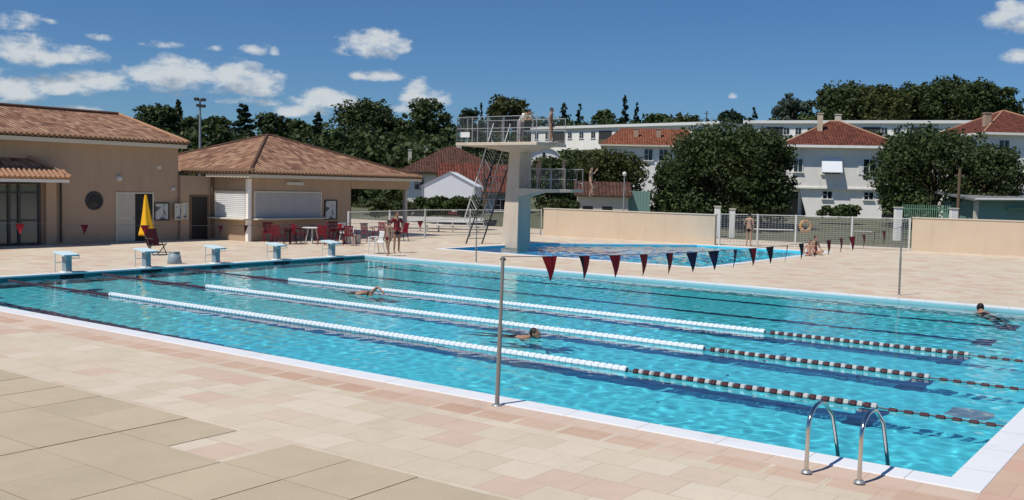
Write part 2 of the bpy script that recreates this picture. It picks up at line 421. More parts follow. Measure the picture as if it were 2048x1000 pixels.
def cloudfield(el_off):
    el = wt.math('ADD', EL, el_off)
    uv = wt.n('ShaderNodeCombineXYZ', i_0=AZ, i_1=wt.math('MULTIPLY', el, 1.7)).outputs[0]
    n = wt.n('ShaderNodeTexNoise', i_Vector=uv, i_Scale=38., i_Detail=7., i_Roughness=.62).outputs[0]
    nb = wt.n('ShaderNodeTexNoise', i_Vector=uv, i_Scale=17., i_Detail=2., i_Roughness=.5).outputs[0]
    best = None
    for (cx, cy, rx, ry, dn) in CLOUDS:
        a0, e0 = azel(cx, cy); a1, _ = azel(cx+rx*1.08, cy); _, e1 = azel(cx, cy-ry*1.10)
        da = wt.math('MULTIPLY_ADD', AZ, 1/(a1-a0), -a0/(a1-a0)); de = wt.math('MULTIPLY_ADD', el, 1/(e1-e0), -e0/(e1-e0))
        # flat bottoms: squeeze below the centre
        de = wt.math('MAXIMUM', de, wt.math('MULTIPLY', de, -1.35))
        q = wt.math('SUBTRACT', dn*.55, wt.math('MULTIPLY', wt.math('ADD', wt.math('MULTIPLY', da, da), wt.math('MULTIPLY', de, de)), .55))
        best = q if best is None else wt.math('SMOOTH_MAX', best, q, .08)
    f = wt.math('ADD', best, wt.math('ADD', wt.math('MULTIPLY_ADD', n, 2.7, -1.35), wt.math('MULTIPLY_ADD', nb, 1.0, -.5)))
    return f, n
f0, n0 = cloudfield(0.); f1, _ = cloudfield(.018)
cov = wt.n('ShaderNodeMapRange', interpolation_type='SMOOTHSTEP', i_Value=f0, i_1=-.34, i_2=.50).outputs[0]
lit = wt.math('SUBTRACT', 1.0, wt.n('ShaderNodeMapRange', i_Value=f1, i_1=-.05, i_2=.75).outputs[0])
ccol = wt.mix(lit, (4.4, 5.7, 7.4, 1), (11.2, 11.9, 12.4, 1))
up = wt.math('GREATER_THAN', EL, 0.)
skyc = wt.mix(1., sky.outputs[0], (.62, .97, 1.38, 1), 'MULTIPLY')
wt.link(wt.mix(wt.math('MULTIPLY', wt.math('MULTIPLY', cov, .92), up), skyc, ccol), bg.inputs[0])

sl = bpy.data.lights.new('sun', 'SUN'); sl.energy = 4.1; sl.angle = R(.53); sl.color = (1, .955, .88)
so = link(bpy.data.objects.new('sun', sl)); so.rotation_euler = (-SD).to_track_quat('-Z', 'Y').to_euler(); so.location = SD*200
sl.cycles.is_caustics_light = True

# ------------------------------------------------------------------ terrain
def ss(a, b, x): x = np.clip((x-a)/(b-a), 0, 1); return x*x*(3-2*x)
def terrain(x, y):
    D = x*BV.x + y*BV.y; s = x*RV.x + y*RV.y
    h = .45*ss(57, 76, D)*ss(-22, 8, s) + .25*ss(58, 80, D)
    h = h + (7.5 + 4.5*ss(-30, 70, s))*ss(88, 190, D) + 5*ss(200, 300, D)
    out = np.maximum(np.maximum(-56-x, x-30), np.maximum(-22-y, y-54))
    return h*ss(.8, 9, out) - .03
DECK = (-56, 30, -22, 54)
def ground():
    xs = sorted(set(list(np.linspace(-700, -90, 40)) + list(np.linspace(-88, 60, 75)) + list(np.linspace(62, 700, 40)) + [-55.5, 29.5]))
    ys = sorted(set(list(np.linspace(-300, -24, 20)) + list(np.linspace(-22, 120, 72)) + list(np.linspace(123, 900, 60)) + [-21.5, 53.5]))
    xs, ys = np.array(xs), np.array(ys); nx, ny = len(xs), len(ys)
    X, Y = np.meshgrid(xs, ys); Z = terrain(X, Y)
    v = np.stack([X, Y, Z], -1).reshape(-1, 3).tolist(); f = []
    for j in range(ny-1):
        for i in range(nx-1):
            cx, cy = (xs[i]+xs[i+1])/2, (ys[j]+ys[j+1])/2
            if -55.5 < cx < 29.5 and -21.5 < cy < 53.5: continue
            f.append((j*nx+i, j*nx+i+1, (j+1)*nx+i+1, (j+1)*nx+i))
    mb = MB(); mb.add(v, f, True); struct(mb.build('ground', M['ground']))
ground()

# ------------------------------------------------------------------ pools and paving
X0, X1, Y0, Y1 = -27.12, -2.14, 10.37, 27.33          # main basin
LY = [Y0 + (Y1-Y0)/6*(i+.5) for i in range(6)]
WZ = -.10
DP = [(-27.8, 32.85), (-15.6, 32.85), (-15.6, 46.5), (-22.3, 46.5), (-27.8, 40.1)]
def offset(poly, d):
    n = len(poly); out = []
    for i in range(n):
        a, b, c = Vector(poly[i-1]), Vector(poly[i]), Vector(poly[(i+1) % n])
        n1 = Vector(((b-a).y, -(b-a).x)).normalized(); n2 = Vector(((c-b).y, -(c-b).x)).normalized()
        k = (n1+n2).normalized(); out.append(tuple(b + k*(d/max(.2, k.dot(n1)))))
    return out
main = [(X0, Y0), (X1, Y0), (X1, Y1), (X0, Y1)]
MC = [(X0-.30, Y0-.36), (X1+.34, Y0-.36), (X1+.34, Y1+.30), (X0-.30, Y1+.30)]
DC = offset(DP, .30)
def deck():
    outer = [(DECK[0], DECK[2]), (DECK[1], DECK[2]), (DECK[1], DECK[3]), (DECK[0], DECK[3])]
    pts = []; edges = []
    for loop in (outer, MC, DC):
        b = len(pts); pts += loop; edges += [(b+i, b+(i+1) % len(loop)) for i in range(len(loop))]
    # extra points keep triangles well shaped
    v, e, f, *_ = delaunay_2d_cdt([Vector(p) for p in pts], edges, [], 1, 1e-5)
    def inside(p, loop):
        c = False; n = len(loop)
        for i in range(n):
            (x1, y1), (x2, y2) = loop[i], loop[(i+1) % n]
            if (y1 > p[1]) != (y2 > p[1]) and p[0] < (x2-x1)*(p[1]-y1)/(y2-y1)+x1: c = not c
        return c
    mb = MB(); fs = []
    for t in f:
        c = sum((v[i] for i in t), Vector((0, 0)))/3
        if inside(c, MC) or inside(c, DC): continue
        a = (v[t[1]]-v[t[0]]).cross(v[t[2]]-v[t[0]])
        fs.append(tuple(t) if a > 0 else tuple(t)[::-1])
    mb.add([(p.x, p.y, 0) for p in v], fs); struct(mb.build('pool_deck', M['deck']))
deck()
def slabs():
    mb = MB(); s = .9; gpx = .012
    for i in range(-30, 30):
        for j in range(0, 24):
            x0 = -7.95 + i*s; y1 = 6.96 - j*s
            if j == 0 and i == -1: continue                       # the missing slab
            if x0 > 25 or x0 < -40: continue
            g0 = .018 if i % 2 == 0 else .008
            mb.box(x0+g0/2, x0+s-gpx/2, y1-s+gpx/2, y1-gpx/2, -.01, .010 + random.uniform(-.003, .003))
    o = mb.build('slab_paving', M['slab']); struct(o)
slabs()
def coping(name, outer, inner, z, m):
    n = len(outer); mb = MB()
    v = [(x, y, z) for x, y in outer] + [(x, y, z) for x, y in inner] + [(x, y, -.035) for x, y in inner] + [(x, y, -.05) for x, y in outer]
    f = []
    for i in range(n):
        k = (i+1) % n
        f += [(i, k, k+n, i+n), (i+n, k+n, k+2*n, i+2*n), (i+3*n, k+3*n, k, i)]
    mb.add(v, f); return struct(bevel(mb.build(name, m), .012, 2))
coping('pool_coping', MC, main, .012, M['coping'])
coping('diving_pool_coping', DC, DP, .012, M['coping'])
DEPTH = 1.72
def receivers(*os):
    for o in os: o.cycles.is_caustics_receiver = True
def basin(name, poly, z, floor_m, wall_m):
    n = len(poly)
    fl = MB().poly([(x, y, z) for x, y in poly]).build(name+'_floor', floor_m)
    mb = MB()
    for i in range(n):
        a, b = poly[i], poly[(i+1) % n]
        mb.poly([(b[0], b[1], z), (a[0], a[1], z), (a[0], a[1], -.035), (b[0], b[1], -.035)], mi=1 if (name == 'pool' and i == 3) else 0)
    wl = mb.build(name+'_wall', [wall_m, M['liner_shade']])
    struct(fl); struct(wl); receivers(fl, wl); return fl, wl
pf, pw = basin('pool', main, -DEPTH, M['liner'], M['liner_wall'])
for y in LY:                                                       # bottom lines with their cross bars, and end-wall targets
    mb = MB(); z = -DEPTH+.004
    mb.poly([(X0+2., y-.16, z), (X1-2.15, y-.16, z), (X1-2.15, y+.16, z), (X0+2., y+.16, z)])
    for xa in (X0+1.85, X1-2.3):
        mb.poly([(xa, y-.55, z+.003), (xa+.4, y-.55, z+.003), (xa+.4, y+.55, z+.003), (xa, y+.55, z+.003)])
    o = mb.build('lane_line', M['navy'], pf); receivers(o)
BY = [12.8, 15.42, 18.02, 20.62, 23.22, 25.85]
for y in BY:
    mb = MB()
    mb.box(X0, X0+.004, y-.12, y+.12, -DEPTH, -.8); mb.box(X0-.001, X0+.007, y-.36, y+.36, -.8, -.04)
    o = mb.build('wall_target', M['black'], pw); receivers(o)
mb = MB(); mb.box(-3.35, -2.75, 15.55, 16.15, -DEPTH, -DEPTH+.012)
o = mb.build('drain_grate', M['greyblue'], pf); receivers(o)

def dp_basin():
    zd, zs = -2.6, -1.7
    fl = MB().poly([(x, y, zd) for x, y in [(-27.8, 32.85), (-21.5, 32.85), (-21.5, 46.5), (-22.3, 46.5), (-27.8, 40.1)]]).build('diving_pool_floor', M['liner_deep'])
    f2 = MB().poly([(-21.5, 32.85, zd), (-17.5, 32.85, zs), (-17.5, 46.5, zs), (-21.5, 46.5, zd)]).poly([(-17.5, 32.85, zs), (-15.6, 32.85, zs), (-15.6, 46.5, zs), (-17.5, 46.5, zs)]).build('diving_pool_slope', M['liner_shallow'])
    mb = MB(); n = len(DP)
    for i in range(n):
        a, b = DP[i], DP[(i+1) % n]
        mb.poly([(b[0], b[1], zd), (a[0], a[1], zd), (a[0], a[1], -.035), (b[0], b[1], -.035)])
    wl = mb.build('diving_pool_wall', M['liner_shallow'])
    for o in (fl, f2, wl): struct(o); receivers(o)
dp_basin()
def water(name, x0, x1, y0, y1, step, seed, slope, lmin, lmax, nw, clip=None):
    rng = np.random.default_rng(seed)
    nx, ny = int((x1-x0)/step), int((y1-y0)/step)
    X, Y = np.meshgrid(np.linspace(x0, x1, nx), np.linspace(y0, y1, ny)); Z = np.zeros_like(X); dX = np.zeros_like(X)
    for i in range(nw):
        lam = lmin*(lmax/lmin)**rng.random(); a = rng.normal(.6, 1.1); k = 2*math.pi/lam
        Z += slope*math.sqrt(2/nw)/k*np.sin(k*(math.cos(a)*X + math.sin(a)*Y) + .6*np.sin(.7*X+.9*Y+i) + rng.uniform(0, 6.28))
    mod = 1 + .35*np.sin(.5*X + 1.1)*np.sin(.43*Y + .4)
    Z = Z*mod + WZ
    if clip is not None:                                            # cut corner of the diving pool
        (ax, ay), (bx, by) = clip
        t = (Y-ay)/(by-ay); lim = ax + (bx-ax)*t; X = np.where((Y > min(ay, by)) & (X < lim), lim + (X-lim)*.0, X)
    v = np.stack([X, Y, Z], -1).reshape(-1, 3).astype(np.float32)
    idx = np.arange(nx*ny).reshape(ny, nx)
    f = np.stack([idx[:-1, :-1], idx[:-1, 1:], idx[1:, 1:], idx[1:, :-1]], -1).reshape(-1, 4)
    me = bpy.data.meshes.new(name); me.vertices.add(len(v)); me.vertices.foreach_set('co', v.ravel())
    me.loops.add(f.size); me.loops.foreach_set('vertex_index', f.ravel().astype(np.int32))
    me.polygons.add(len(f)); me.polygons.foreach_set('loop_start', np.arange(0, f.size, 4, dtype=np.int32))
    me.polygons.foreach_set('use_smooth', np.ones(len(f), dtype=bool))
    me.update(calc_edges=True); me.validate(); me.materials.append(M['water'] if clip is None else M['water_deep'])
    o = link(bpy.data.objects.new(name, me)); o.cycles.is_caustics_caster = True
    return struct(o)
water('pool_water', X0, X1, Y0, Y1, .040, 3, .023, .14, .60, 54)
water('diving_pool_water', -27.8, -15.6, 32.85, 46.5, .06, 5, .10, .26, 1.1, 44, ((-27.8, 40.1), (-22.3, 46.5)))

# ------------------------------------------------------------------ lane ropes
ROPES = [('white lane rope nearest the paved edge, ending in a dark banded stretch by the ladder', 13.56),
         ('middle of the three white lane ropes, where a dark haired swimmer keeps just beside it', 16.37),
         ('white lane rope farthest from the handrails, last before the open lanes', 19.22)]
def spool(n, pitch, r, r2, L):                                      # a run of disc floats along x
    mb = MB(); prof = []
    for i in range(n):
        x = i*pitch
        prof += [(r2, x), (r, x+.012), (r, x+L-.012), (r2, x+L)]
    mb.lathe(prof, 8, Matrix.Rotation(math.pi/2, 4, 'Y')); mb.smooth.clear(); return mb
def make_ropes():
    zz = WZ+.028; first = None; fd = fw_ = fs_ = None
    for lab, y in ROPES:
        t = thing('lane_rope', lab, 'lane rope', (X0, y, zz), 0, 'white lane ropes across the pool')
        if first is None:
            c = MB().tube([(0.02, 0, -.01), (24.94, 0, -.01)], .012, 6).build('cable', M['cable'], t)
            a = spool(40, .125, .058, .03, .10).build('red_float_run', M['float_red'], t); a.location = (.1, 0, -.055); a['kind'] = 'stuff'
            b = spool(116, .125, .064, .046, .108).build('white_float_run', M['float_white'], t); b.location = (5.0, 0, 0); b['kind'] = 'stuff'
            d = spool(1, .1, .050, .025, .095); fd = d.build('dark_float', M['float_dark'], t)
            d = spool(1, .1, .050, .025, .085); fw_ = d.build('pale_float', M['float_pale'], t)
            d = spool(1, .1, .035, .02, .12); fs_ = d.build('small_float', M['float_dark'], t)
            first = (c, a, b)
        else:
            for o in first:
                k = link(o.copy()); k.parent = t
        for i in range(20):
            x = 19.60 + i*.188
            for o, dx in ((fd, 0), (fw_, .098)):
                k = o if (y == ROPES[0][1] and i == 0) else link(o.copy())
                k.parent = t; k.location = (x+dx, 0, -.004)
        for i in range(7):
            k = fs_ if (y == ROPES[0][1] and i == 0) else link(fs_.copy())
            k.parent = t; k.location = (23.5+i*.2, 0, -.02)
make_ropes()

# ------------------------------------------------------------------ starting blocks
def make_block():
    t = thing('starting_block', 'x', 'starting block', (0, 0, 0), 0, 'starting blocks along the end of the pool')
    mb = MB(); Ms = Matrix.Translation((-.02, 0, .53)) @ Matrix.Rotation(R(7), 4, 'Y')
    mb.box(-.32, .30, -.24, .24, -.025, .025, Ms); bevel(mb.build('platform', M['paleblue'], t), .012)
    bevel(MB().prism([(-.05, -.12), (.12, -.09), (.12, .09), (-.05, .12)], 0, .50).build('pedestal', M['greyblue'], t), .01)
    MB().box(-.16, .2, -.17, .17, 0, .025).build('base_plate', M['white'], t)
    fr = MB()
    for s in (-1, 1): fr.tube([(-.28, s*.2, .008), (-.28, s*.2, .52)], .017, 6)
    fr.tube([(-.28, -.2, .26), (-.28, .2, .26)], .013, 6); fr.build('rear_frame', M['whitebar'], t)
    MB().tube([(.28, -.2, .50), (.33, -.2, .42), (.33, .2, .42), (.28, .2, .50)], .012, 6).build('backstroke_grip', M['steel'], t)
    return t
BL = ['pale blue starting block nearest the tiled entrance canopy', 'pale blue starting block in front of the yellow parasol',
      'pale blue starting block just right of the grey bin', 'pale blue starting block in front of the left end of the red chairs',
      'pale blue starting block last in the row, beside the far pool corner']
b0 = make_block()
for i, y in enumerate(BY[1:]):
    o = b0 if i == 0 else dup(b0, (0, 0, 0))
    o.location = (X0-.28, y, .012); o['label'] = BL[i]

# ------------------------------------------------------------------ handrails of the pool ladder
def handrail(x, lab):
    t = thing('pool_handrail', lab, 'handrail', (x, 9.55, .012), 0, 'steel handrails of the pool ladder')
    pts = [(0, 0, 0), (0, 0, .2), (0, .0, .42)]
    for k in range(1, 12):
        a = math.pi - math.pi*k/12*.80
        pts.append((0, .30 + .30*math.cos(a), .44 + .21*math.sin(a)))
    pts += [(0, .72, .46), (0, .86, .20), (0, .97, -.02), (0, 1.02, -.45)]
    MB().tube(pts, .021, 10).build('rail', M['steel'], t)
    MB().lathe([(.0, .028), (.04, .026), (.052, .008), (.055, 0)], 16).build('foot_flange', M['galv'], t)
    return t
handrail(-3.31, 'curved steel handrail, of the pair the one toward the tall flag pole')
handrail(-2.79, 'curved steel handrail, of the pair the one nearest the white pool corner')

# ------------------------------------------------------------------ flag poles and pennant lines
def flagpole(x, y, top, r, lab):
    t = thing('flag_pole', lab, 'flag pole', (x, y, 0), 0, 'poles carrying the pennant lines')
    MB().tube([(0, 0, 0), (top[0]*.55, top[1]*.55, top[2]*.55)], r*1.1, 10).tube([(top[0]*.55, top[1]*.55, top[2]*.55), top], r*.85, 10).build('pole', M['pole'], t)
    MB().lathe([(0, .02), (.05, .018), (.07, .004), (.07, 0)], 14).build('base_plate', M['galv'], t)
    MB().tube([(top[0]-.035, top[1], top[2]-.03), (top[0]+.035, top[1], top[2]-.03)], r*.6, 8).build('hook', M['darkmetal'], t)
    return t
flagpole(-7.46, 9.92, (.03, .02, 1.90), .027, 'tall grey flag pole rising from the paved edge in front of the water')
flagpole(-7.46, 28.45, (0, -.03, 1.92), .026, 'slim grey flag pole standing in front of the pale right hand wall')
flagpole(-22.3, 28.2, (0, -.03, 1.62), .022, 'thin grey flag pole by the diving pool, in front of the ladder tower')
flagpole(-22.3, 9.95, (0, .03, 1.80), .026, 'grey flag pole on the paved edge near the start blocks')
def pennants(name, x, ya, za, yb, zb, sag, ys, cols, lab):
    t = thing(name, lab, 'pennant line', (x, ya, 0), 0, 'pennant lines over the pool')
    zf = lambda y: za + (zb-za)*(y-ya)/(yb-ya) - sag*4*((y-ya)/(yb-ya))*(1-(y-ya)/(yb-ya))
    MB().tube([(0, y-ya, zf(y)) for y in np.linspace(ya, yb, 60)], .005, 5).build('cord', M['cable'] if name != 'x' else None, t)
    rng = random.Random(3)
    for y, c in zip(ys, cols):
        mb = MB(); w_, h_ = .29, .34; tw = rng.uniform(-.3, .3) if x > -10 else rng.uniform(-1.4, 1.4); sc = 1 if x > -10 else .72; w_ *= sc; h_ *= sc
        Mx = Matrix.Translation((0, y-ya, zf(y))) @ Matrix.Rotation(tw, 4, 'Z')
        q = lambda px, py, pz: Mx @ Vector((px, py, pz))
        n = 6; fr, bk = [], []
        for i in range(n+1):                                       # softly curled triangle of cloth
            k = i/n; ww = w_*(1-k)+.006; cv = .02*math.sin(k*3+tw*4)
            fr.append([q(cv+.0015+.01*abs(u), u*ww, -h_*k) for u in (-.5, -.1, .5)]); bk.append([q(cv-.0015+.01*abs(u), u*ww, -h_*k) for u in (-.5, -.1, .5)])
        for side, rows in ((1, fr), (-1, bk)):
            vs = [p for r_ in rows for p in r_]
            for half in (0, 1):
                f = [(i*3+half, i*3+half+1, (i+1)*3+half+1, (i+1)*3+half) for i in range(n)]
                mb.add(vs, f if side == 1 else [a[::-1] for a in f], mi=1 if half == 0 else 0)
        ma = {'r': ('redcloth', 'darkcloth'), 'n': ('navycloth', 'navycloth'), 'd': ('darkcloth', 'darkcloth'), 'R': ('redcloth', 'redcloth')}[c]
        mb.build('pennant', [M[ma[0]], M[ma[1]]], t)
    return t
ys = [11.04 + .869*k for k in range(19)]
pennants('pennant_line', -7.46, 9.95, 1.90, 28.42, 1.90, .20, ys, list('RrRRrnnnrdrdRRRRRRR'), 'line of dark red and navy pennants strung from the tall grey pole across the lanes')
ys2 = [11.44, 12.99, 14.63, 16.92, 17.77, 19.55, 21.4, 23.2, 25.1]
pennants('pennant_line', -22.3, 9.98, 1.76, 28.17, 1.62, .17, ys2, list('R'*9), 'line of small red pennants strung past the start blocks in front of the buildings')

# ------------------------------------------------------------------ roofs
def roof(name, polys, mats, parent, th=.10, label=None):
    """polys: top faces (ccw from above); gives them thickness and tile coordinates"""
    mb = MB(); cnt = {}
    key = lambda p: tuple(round(c, 4) for c in p)
    for pl in polys:
        pl = [Vector(p) for p in pl]
        n = (pl[1]-pl[0]).cross(pl[2]-pl[0]).normalized()
        u = Vector((-n.y, n.x, 0)); u = u.normalized() if u.length > 1e-6 else Vector((1, 0, 0)); v = n.cross(u)
        mb.poly(pl, [(p.dot(u), p.dot(v)) for p in pl])
        mb.poly([p - Vector((0, 0, th)) for p in reversed(pl)], mi=1)
        for i in range(len(pl)):
            a, b = key(pl[i]), key(pl[(i+1) % len(pl)])
            if (b, a) in cnt: del cnt[(b, a)]
            else: cnt[(a, b)] = 1
    for a, b in cnt:
        a, b = Vector(a), Vector(b); d = Vector((0, 0, th)); mb.poly([a-d, b-d, b, a], mi=1)
    return mb.build(name, mats, parent, label)
def tile_ends(mb, a, b, slope, step=.22, r=.075, L=.35):           # the scalloped row along an eave; slope = uphill direction
    a, b, s = Vector(a), Vector(b), Vector(slope).normalized(); n = int((b-a).length/step)
    for i in range(n):
        p = a + (b-a)*((i+.5)/n) + Vector((0, 0, .012)); mb.tube([p-s*.06, p+s*L], [r, r*.9], 8)
def hip_roof(x0, x1, y0, y1, z, rise, ridge='x', mats=None, parent=None, name='roof', caps=None, th=.10):
    if ridge == 'x':
        h = min((y1-y0)/2, (x1-x0)/2*.98); ym = (y0+y1)/2; a, b = (x0+h, ym, z+rise), (x1-h, ym, z+rise)
        A, B, C, D = (x0, y0, z), (x1, y0, z), (x1, y1, z), (x0, y1, z)
        polys = [[A, B, b, a], [B, C, b], [C, D, a, b], [D, A, a]]; hips = [(A, a), (B, b), (C, b), (D, a), (a, b)]
    else:
        h = min((x1-x0)/2, (y1-y0)/2*.98); xm = (x0+x1)/2; a, b = (xm, y0+h, z+rise), (xm, y1-h, z+rise)
        A, B, C, D = (x0, y0, z), (x1, y0, z), (x1, y1, z), (x0, y1, z)
        polys = [[A, B, a], [B, C, b, a], [C, D, b], [D, A, a, b]]; hips = [(A, a), (B, a), (C, b), (D, b), (a, b)]
    o = roof(name, polys, mats, parent, th)
    if caps:
        mb = MB()
        for p, q in hips:
            if (Vector(p)-Vector(q)).length > .05: mb.tube([p, q], .085, 7)
        mb.build('ridge_cap', caps, o)
    return o
def gable_roof(x0, x1, y0, y1, z, rise, ridge='x', mats=None, parent=None, name='roof', th=.10):
    if ridge == 'x':
        ym = (y0+y1)/2
        polys = [[(x0, y0, z), (x1, y0, z), (x1, ym, z+rise), (x0, ym, z+rise)], [(x1, y1, z), (x0, y1, z), (x0, ym, z+rise), (x1, ym, z+rise)]]
    else:
        xm = (x0+x1)/2
        polys = [[(x1, y0, z), (x1, y1, z), (xm, y1, z+rise), (xm, y0, z+rise)], [(x0, y1, z), (x0, y0, z), (xm, y0, z+rise), (xm, y1, z+rise)]]
    return roof(name, polys, mats, parent, th)

# ------------------------------------------------------------------ bath house (tall, left)
def bath_house():
    t = thing('bath_house', 'tall peach rendered bath house with tiled gable roof, entrance canopy and round window', 'building', (-39, 27.3, 0))
    L = lambda y: y-27.3
    xb, yb = -10.6, -26
    mb = MB(); zt = 4.28
    mb.prism([(xb, yb), (0, yb), (0, 0), (xb, 0)], -.3, zt)
    mb.add([(0, 0, zt), (-5.3, 0, zt+1.28), (xb, 0, zt), (0, yb, zt), (-5.3, yb, zt+1.28), (xb, yb, zt)], [(0, 1, 2), (5, 4, 3)])
    mb.build('wall', M['render'], t)
    rise = 1.42; ez = 4.42
    o = roof('roof', [[(.6, yb, ez), (.6, .14, ez), (-5, .14, ez+rise), (-5, yb, ez+rise)], [(-10.9, .14, ez), (-10.9, yb, ez), (-5, yb, ez+rise), (-5, .14, ez+rise)]], [M['tiles'], M['brown_roof_edge']], t, .09)
    e = MB(); tile_ends(e, (.6, yb, ez), (.6, .1, ez), (-5.6, 0, rise)); e.build('eave_tile_row', M['tiles'], o)
    MB().tube([(-5, yb, ez+rise+.01), (-5, .16, ez+rise+.01)], .11, 8).build('ridge_cap', M['tile_dark'], o)
    MB().tube([(.6, .14, ez+.03), (-5, .14, ez+rise+.03)], .08, 8).build('verge_cap', M['tile_plain'], o)
    MB().box(.42, .56, yb, .06, ez-.26, ez-.095).build('gutter_board', M['cream'], t)
    MB().box(.003, .42, yb, -.003, ez-.20, ez-.165).build('soffit', M['cream'], t)
    # round window
    wy, wz = L(23.18), 1.79; Mx = Matrix.Translation((.0, wy, wz)) @ Matrix.Rotation(math.pi/2, 4, 'Y')
    o = MB().lathe([(.30, -.02), (.30, .05), (.39, .05), (.40, .0), (.40, -.02)], 28, Mx).build('round_window', M['darkmetal'], t)
    MB().lathe([(0, .02), (.30, .02)], 28, Mx).build('pane', M['glass'], o)
    # wall lamps
    for y, z, r in ((24.33, 2.76, .13), (27.0, 2.34, .10)):
        Ml = Matrix.Translation((.0, L(y), z)) @ Matrix.Rotation(math.pi/2, 4, 'Y')
        MB().lathe([(r*1.05, 0), (r*1.05, .03), (r, .04), (r*.9, .09), (r*.6, .13), (0, .15)], 18, Ml).build('wall_lamp', M['lamp_glass'], t)
    # double door: one leaf cream, other a dark panel painted for the unlit room
    fr = MB(); y0, y1 = L(24.22), L(25.95)
    fr.box(.002, .05, y0-.06, y0, 0, 2.10); fr.box(.002, .05, y1, y1+.06, 0, 2.10); fr.box(.002, .05, y0-.06, y1+.06, 2.10, 2.16)
    d = bevel(MB().box(.004, .045, y0, L(25.08), 0.02, 2.10).build('door', M['door_cream'], t, 'closed cream door leaf'), .005)
    MB().box(.046, .055, y0+.05, L(25.04), 1.0, 1.06).build('rail', M['cream'], d)
    MB().tube([(.05, L(25.0), 1.02), (.10, L(25.0), 1.02), (.10, L(24.9), 1.02)], .012, 6).build('handle', M['steel'], d)
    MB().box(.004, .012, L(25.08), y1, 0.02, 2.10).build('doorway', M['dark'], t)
    fr.build('door_frame', M['cream'], t)
    # small square vent
    MB().box(.003, .02, L(26.2), L(26.4), 3.2, 3.35).build('vent', M['cream'], t)
    # entrance: glazed doors under canopy
    g = MB().box(.004, .016, L(14), L(20.78), .05, 2.40).build('entrance_glazing', M['entrance_glass'], t)
    f = MB()
    for y in (20.78, 19.95, 19.55, 18.4, 17.2, 16.0, 14.8): f.box(.017, .08, L(y)-.05, L(y)+.05, .0, 2.43)
    f.box(.017, .07, L(14), L(20.83), 2.43, 2.52); f.box(.017, .07, L(14), L(20.83), .0, .10); f.box(.017, .065, L(14), L(20.78), .98, 1.03); f.box(.017, .06, L(14), L(20.78), 2.08, 2.14)
    f.build('frame', M['darkmetal'], g)
    mb = MB()
    mb.prism([(.003, L(20.98)), (.22, L(20.98)), (.22, L(21.4)), (.003, L(21.4))], 0, 2.62).build('pier', M['render'], t)
    cz = 2.74; cx = 1.25; yr = L(21.45)
    pl = [[(cx, L(8), cz), (cx, yr, cz), (.0, yr-1.05, cz+.74), (.0, L(8), cz+.74)], [(cx, yr, cz), (.003, yr, cz), (.003, yr-1.05, cz+.74)]]
    c = roof('canopy', pl, [M['tiles'], M['brown_roof_edge']], t, .07)
    e = MB(); tile_ends(e, (cx, L(12), cz), (cx, yr, cz), (-1.2, 0, .74), .2, .085, .5); e.build('eave_tile_row', M['tile_plain'], c)
    MB().tube([(cx, yr, cz+.04), (.02, yr-1.05, cz+.78)], .08, 7).build('hip_cap', M['tile_plain'], c)
    MB().box(cx-.12, cx-.02, L(8), yr-.05, cz-.20, cz-.075).build('fascia', M['white'], c)
    MB().box(.01, cx-.12, L(8), yr-.05, cz-.16, cz-.13).build('soffit', M['cream'], c)
    MB().tube([(.10, L(21.66), .1), (.10, L(21.66), 2.45), (.35, L(21.5), 2.62)], .045, 8).build('downpipe', M['darkmetal'], t)
bath_house()
